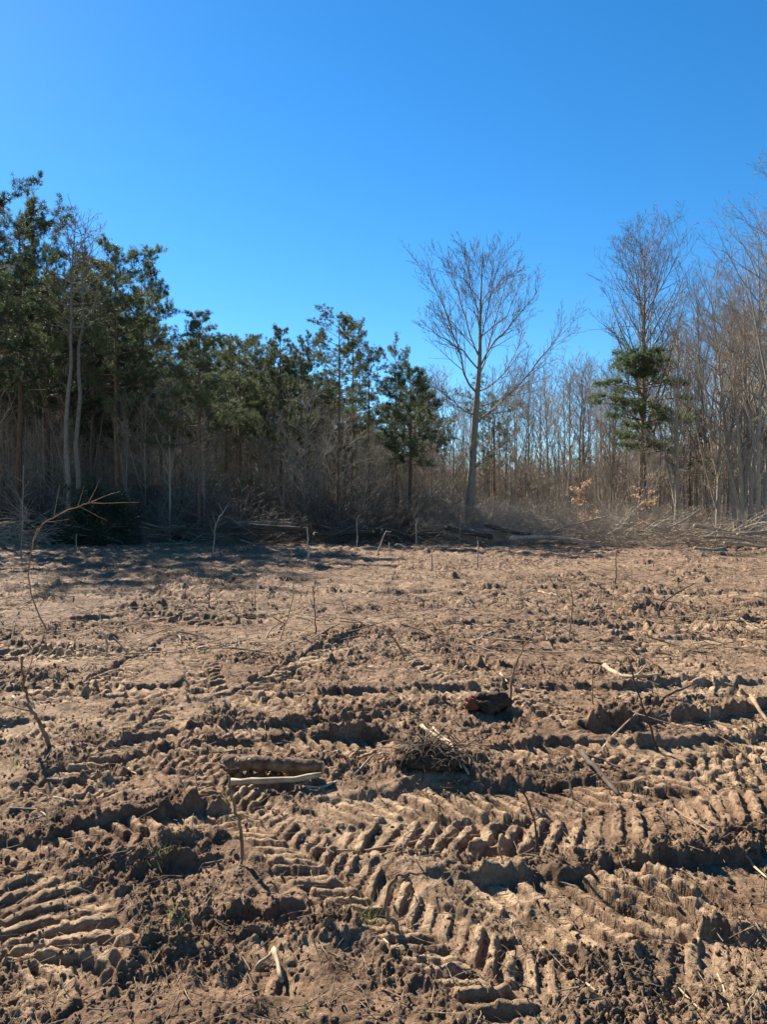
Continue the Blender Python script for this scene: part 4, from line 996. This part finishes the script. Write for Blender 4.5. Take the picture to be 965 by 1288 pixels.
# ------------------------------------------------------------------ root clump and clods
def blob(name, c, s, seed, m, parent, amp=.35, sub=4):
    import bmesh
    bm = bmesh.new(); bmesh.ops.create_icosphere(bm, subdivisions=sub, radius=1)
    co = np.array([v.co[:] for v in bm.verts]); q = co * 2.1 + seed
    n = .5 * fbm(q[:, 0], q[:, 1] + q[:, 2] * 1.7, seed % 8, 3) + .35 * domes(q[:, 0] + q[:, 2] * .3, q[:, 1] + q[:, 2], .6, 1.0, seed % 5) * 2
    co = co * (1 + amp * n[:, None] * 1.4) * np.array(s) + np.array(c)
    for v, p in zip(bm.verts, co): v.co = p
    me = bpy.data.meshes.new(name); bm.to_mesh(me); bm.free(); me.materials.append(m)
    me.polygons.foreach_set('use_smooth', np.full(len(me.polygons), True)); return link(name, me, parent)
c = G(612, 898); root = empty('earth_clod', (c[0], c[1], gz(*c) - .02))
blob('red_lump', (-.11, 0, .07), (.065, .06, .065), 3, M['red_clod'], root, .6)
blob('dark_lump', (.06, .03, .075), (.13, .11, .085), 5, M['dark_clod'], root, .7)
blob('dark_lump', (.02, -.05, .05), (.07, .06, .05), 6, M['dark_clod'], root, .7)
tag(root, 'reddish brown root ball clod lying right of the field centre', 'clod of earth')

c = G(545, 978); root = empty('root_clump', (c[0], c[1], gz(*c))); rs = np.random.default_rng(91)
blob('earth_core', (0, .05, .0), (.20, .13, .07), 2, M['dark_clod'], root, .7)
for i in range(170):
    a = rs.uniform(0, 6.28); st = np.array([rs.normal(0, .11), rs.normal(0.02, .07), rs.uniform(.0, .10)])
    Q, _ = curve(st, (math.cos(a), math.sin(a) * .7, rs.uniform(-.2, 1.1)), rs.uniform(.08, .26), 7, rs, -1.1, .22)
    q = Tubes(); r = rs.uniform(.0015, .005); q.add(Q, np.linspace(r, r * .4, 7), 4)
    q.obj('root', [M[['dark_stick', 'stick', 'dead_wood'][int(rs.choice(3, p=[.8, .14, .06]))]]], root)
tag(root, 'tangled clump of dark roots torn out of the soil in the centre foreground', 'root clump')
for k_, (pix, r, zs, lab) in enumerate((([(530, 938), (560, 962), (590, 988)], .011, (.10, .09, .02), 'pale peeled stick lying over the right side of the root clump'),
                                 ([(545, 945), (566, 968), (580, 984)], .007, (.09, .08, .02), 'thinner pale stick parallel under the peeled one on the root clump'))):
    lying('stick', pix, r, 'split_wood', lab, zs=zs, seed=70 + k_)

# loose crumbs of soil, twig litter, leaves, grass
def clod_mesh(seed, sub=2):
    import bmesh
    bm = bmesh.new(); bmesh.ops.create_icosphere(bm, subdivisions=sub, radius=1); r = random.Random(seed)
    ax = [Vector((r.gauss(0, 1), r.gauss(0, 1), r.gauss(0, 1))).normalized() for _ in range(7)]; cut = [r.uniform(.55, .9) for _ in ax]
    for v in bm.verts:
        for a, cc in zip(ax, cut):
            dd = v.co.dot(a)
            if dd > cc: v.co -= a * (dd - cc)
        v.co *= r.uniform(.93, 1.07)
    me = bpy.data.meshes.new('clod'); bm.to_mesh(me); bm.free(); me.materials.append(M['clod'])
    me.polygons.foreach_set('use_smooth', np.full(len(me.polygons), True)); return me
rs = np.random.default_rng(55)
def field_points(n, y0, y1, gamma=1.0):
    v = rs.random(n); Y = y0 * (y1 / y0) ** v; X = (rs.random(n) * 2 - 1) * (.56 * (Y + 1.2)); return X, Y
X, Y = field_points(110000, 1.9, 26); H, mk2, rg2 = ground_full(X, Y)
keep = rs.random(len(X)) < (0.08 + .9 * rg2); X, Y, H = X[keep], Y[keep], H[keep]; n = len(X)
s = np.clip(rs.lognormal(-5.5, .55, n), .002, .016) * (1 + .03 * Y)
scatter('soil_crumbs', np.column_stack([X, Y, H + s * .25]), rs.uniform(0, 6.28, (n, 3)), np.column_stack([s * rs.uniform(.8, 1.4, n), s * rs.uniform(.7, 1.1, n), s * rs.uniform(.5, .9, n)]), rs.integers(0, 6, n), [clod_mesh(i) for i in range(6)], 'loose crumbs and small clods of dry soil over the field')
def twig_mesh(seed):
    r = np.random.default_rng(seed); T = Tubes(); Q, _ = curve((-.5, 0, 0), (1, 0, 0), 1.0, 6, r, 0, .14); Q[:, 2] *= .3
    T.add(Q, np.linspace(.022, .010, 6), 4)
    if seed % 2: p, d = interp(Q, .5); S, _ = curve(p, (1, .7, .2), .35, 3, r); T.add(S, [.012, .009, .006], 3)
    return T.mesh('twig', [M['litter_twig']])
X, Y = field_points(13000, 1.9, 36); H, mk2, rg2 = ground_full(X, Y); n = len(X)
s = (.02 + .09 * rs.random(n) ** 2) * (1 + .13 * Y); 
scatter('twig_litter', np.column_stack([X, Y, H + .010 + s * .02]), np.column_stack([rs.normal(0, .15, n), rs.normal(0, .30, n), rs.uniform(0, 6.28, n)]), np.column_stack([s, s, s * rs.uniform(.5, 1, n)]), rs.integers(0, 8, n), [twig_mesh(i) for i in range(8)], 'small twigs and splinters strewn over the field')
X, Y = field_points(5000, 8, 35); H, mk2, rg2 = ground_full(X, Y); n = len(X); s = .12 + .55 * rs.random(n) ** 3
scatter('branch_litter', np.column_stack([X, Y, H + .02 + s * .03]), np.column_stack([rs.normal(0, .15, n), rs.normal(0, .22, n), rs.uniform(0, 6.28, n)]), np.column_stack([s, s, s * rs.uniform(.3, .8, n)]), rs.integers(0, 8, n), [twig_mesh(i + 20) for i in range(8)], 'longer broken branches strewn over the far part of the field')
def leaf_me(seed):
    r = np.random.default_rng(seed); V = np.array([(-1, 0, 0), (-.3, .5, .15), (.5, .4, .1), (1, 0, .25), (.5, -.4, .1), (-.3, -.5, .15)]) + r.normal(0, .08, (6, 3))
    me = quick_mesh('leaf', V, Fq=[(0, 1, 4, 5), (1, 2, 3, 4)], mats=[M['dry_leaf']], smooth=False); return me
X, Y = field_points(2600, 6, 46); rr2 = rs.random(len(X)); keep = (Y > 24) | (rr2 < .25); X, Y = X[keep], Y[keep]; n = len(X); H = gh(X, Y); s = rs.uniform(.015, .035, n) * (1 + .012 * Y)
scatter('dry_leaves', np.column_stack([X, Y, H + .012]), np.column_stack([rs.normal(0, .4, n), rs.normal(0, .4, n), rs.uniform(0, 6.28, n)]), np.column_stack([s, s, s]), rs.integers(0, 4, n), [leaf_me(i) for i in range(4)], 'dry fallen leaves on the soil towards the wood')
# few green blades
cs = [(465, 1150), (452, 1158), (205, 1085), (5, 962), (640, 727), (650, 726), (380, 1275), (300, 1010), (214, 1162), (470, 1146)]
V, Fg = [], []
for (px, py) in cs:
    g = G(px, py)
    for _ in range(16):
        x = g[0] + rs.normal(0, .03) * (1 + g[1] * .1); y = g[1] + rs.normal(0, .03) * (1 + g[1] * .1); z = gz(x, y) - .005; l = rs.uniform(.02, .06) * (1 + g[1] * .08); a = rs.uniform(0, 6.28)
        b = len(V); V += [(x - .002, y, z), (x + .002, y, z), (x + math.cos(a) * l * .5, y + math.sin(a) * l * .5, z + l)]; Fg.append((b, b + 1, b + 2))
tag(link('grass', quick_mesh('grass', V, Ft=Fg, mats=[M['grass']], smooth=False)), 'a few sparse green grass blades poking through the soil', kind='stuff')
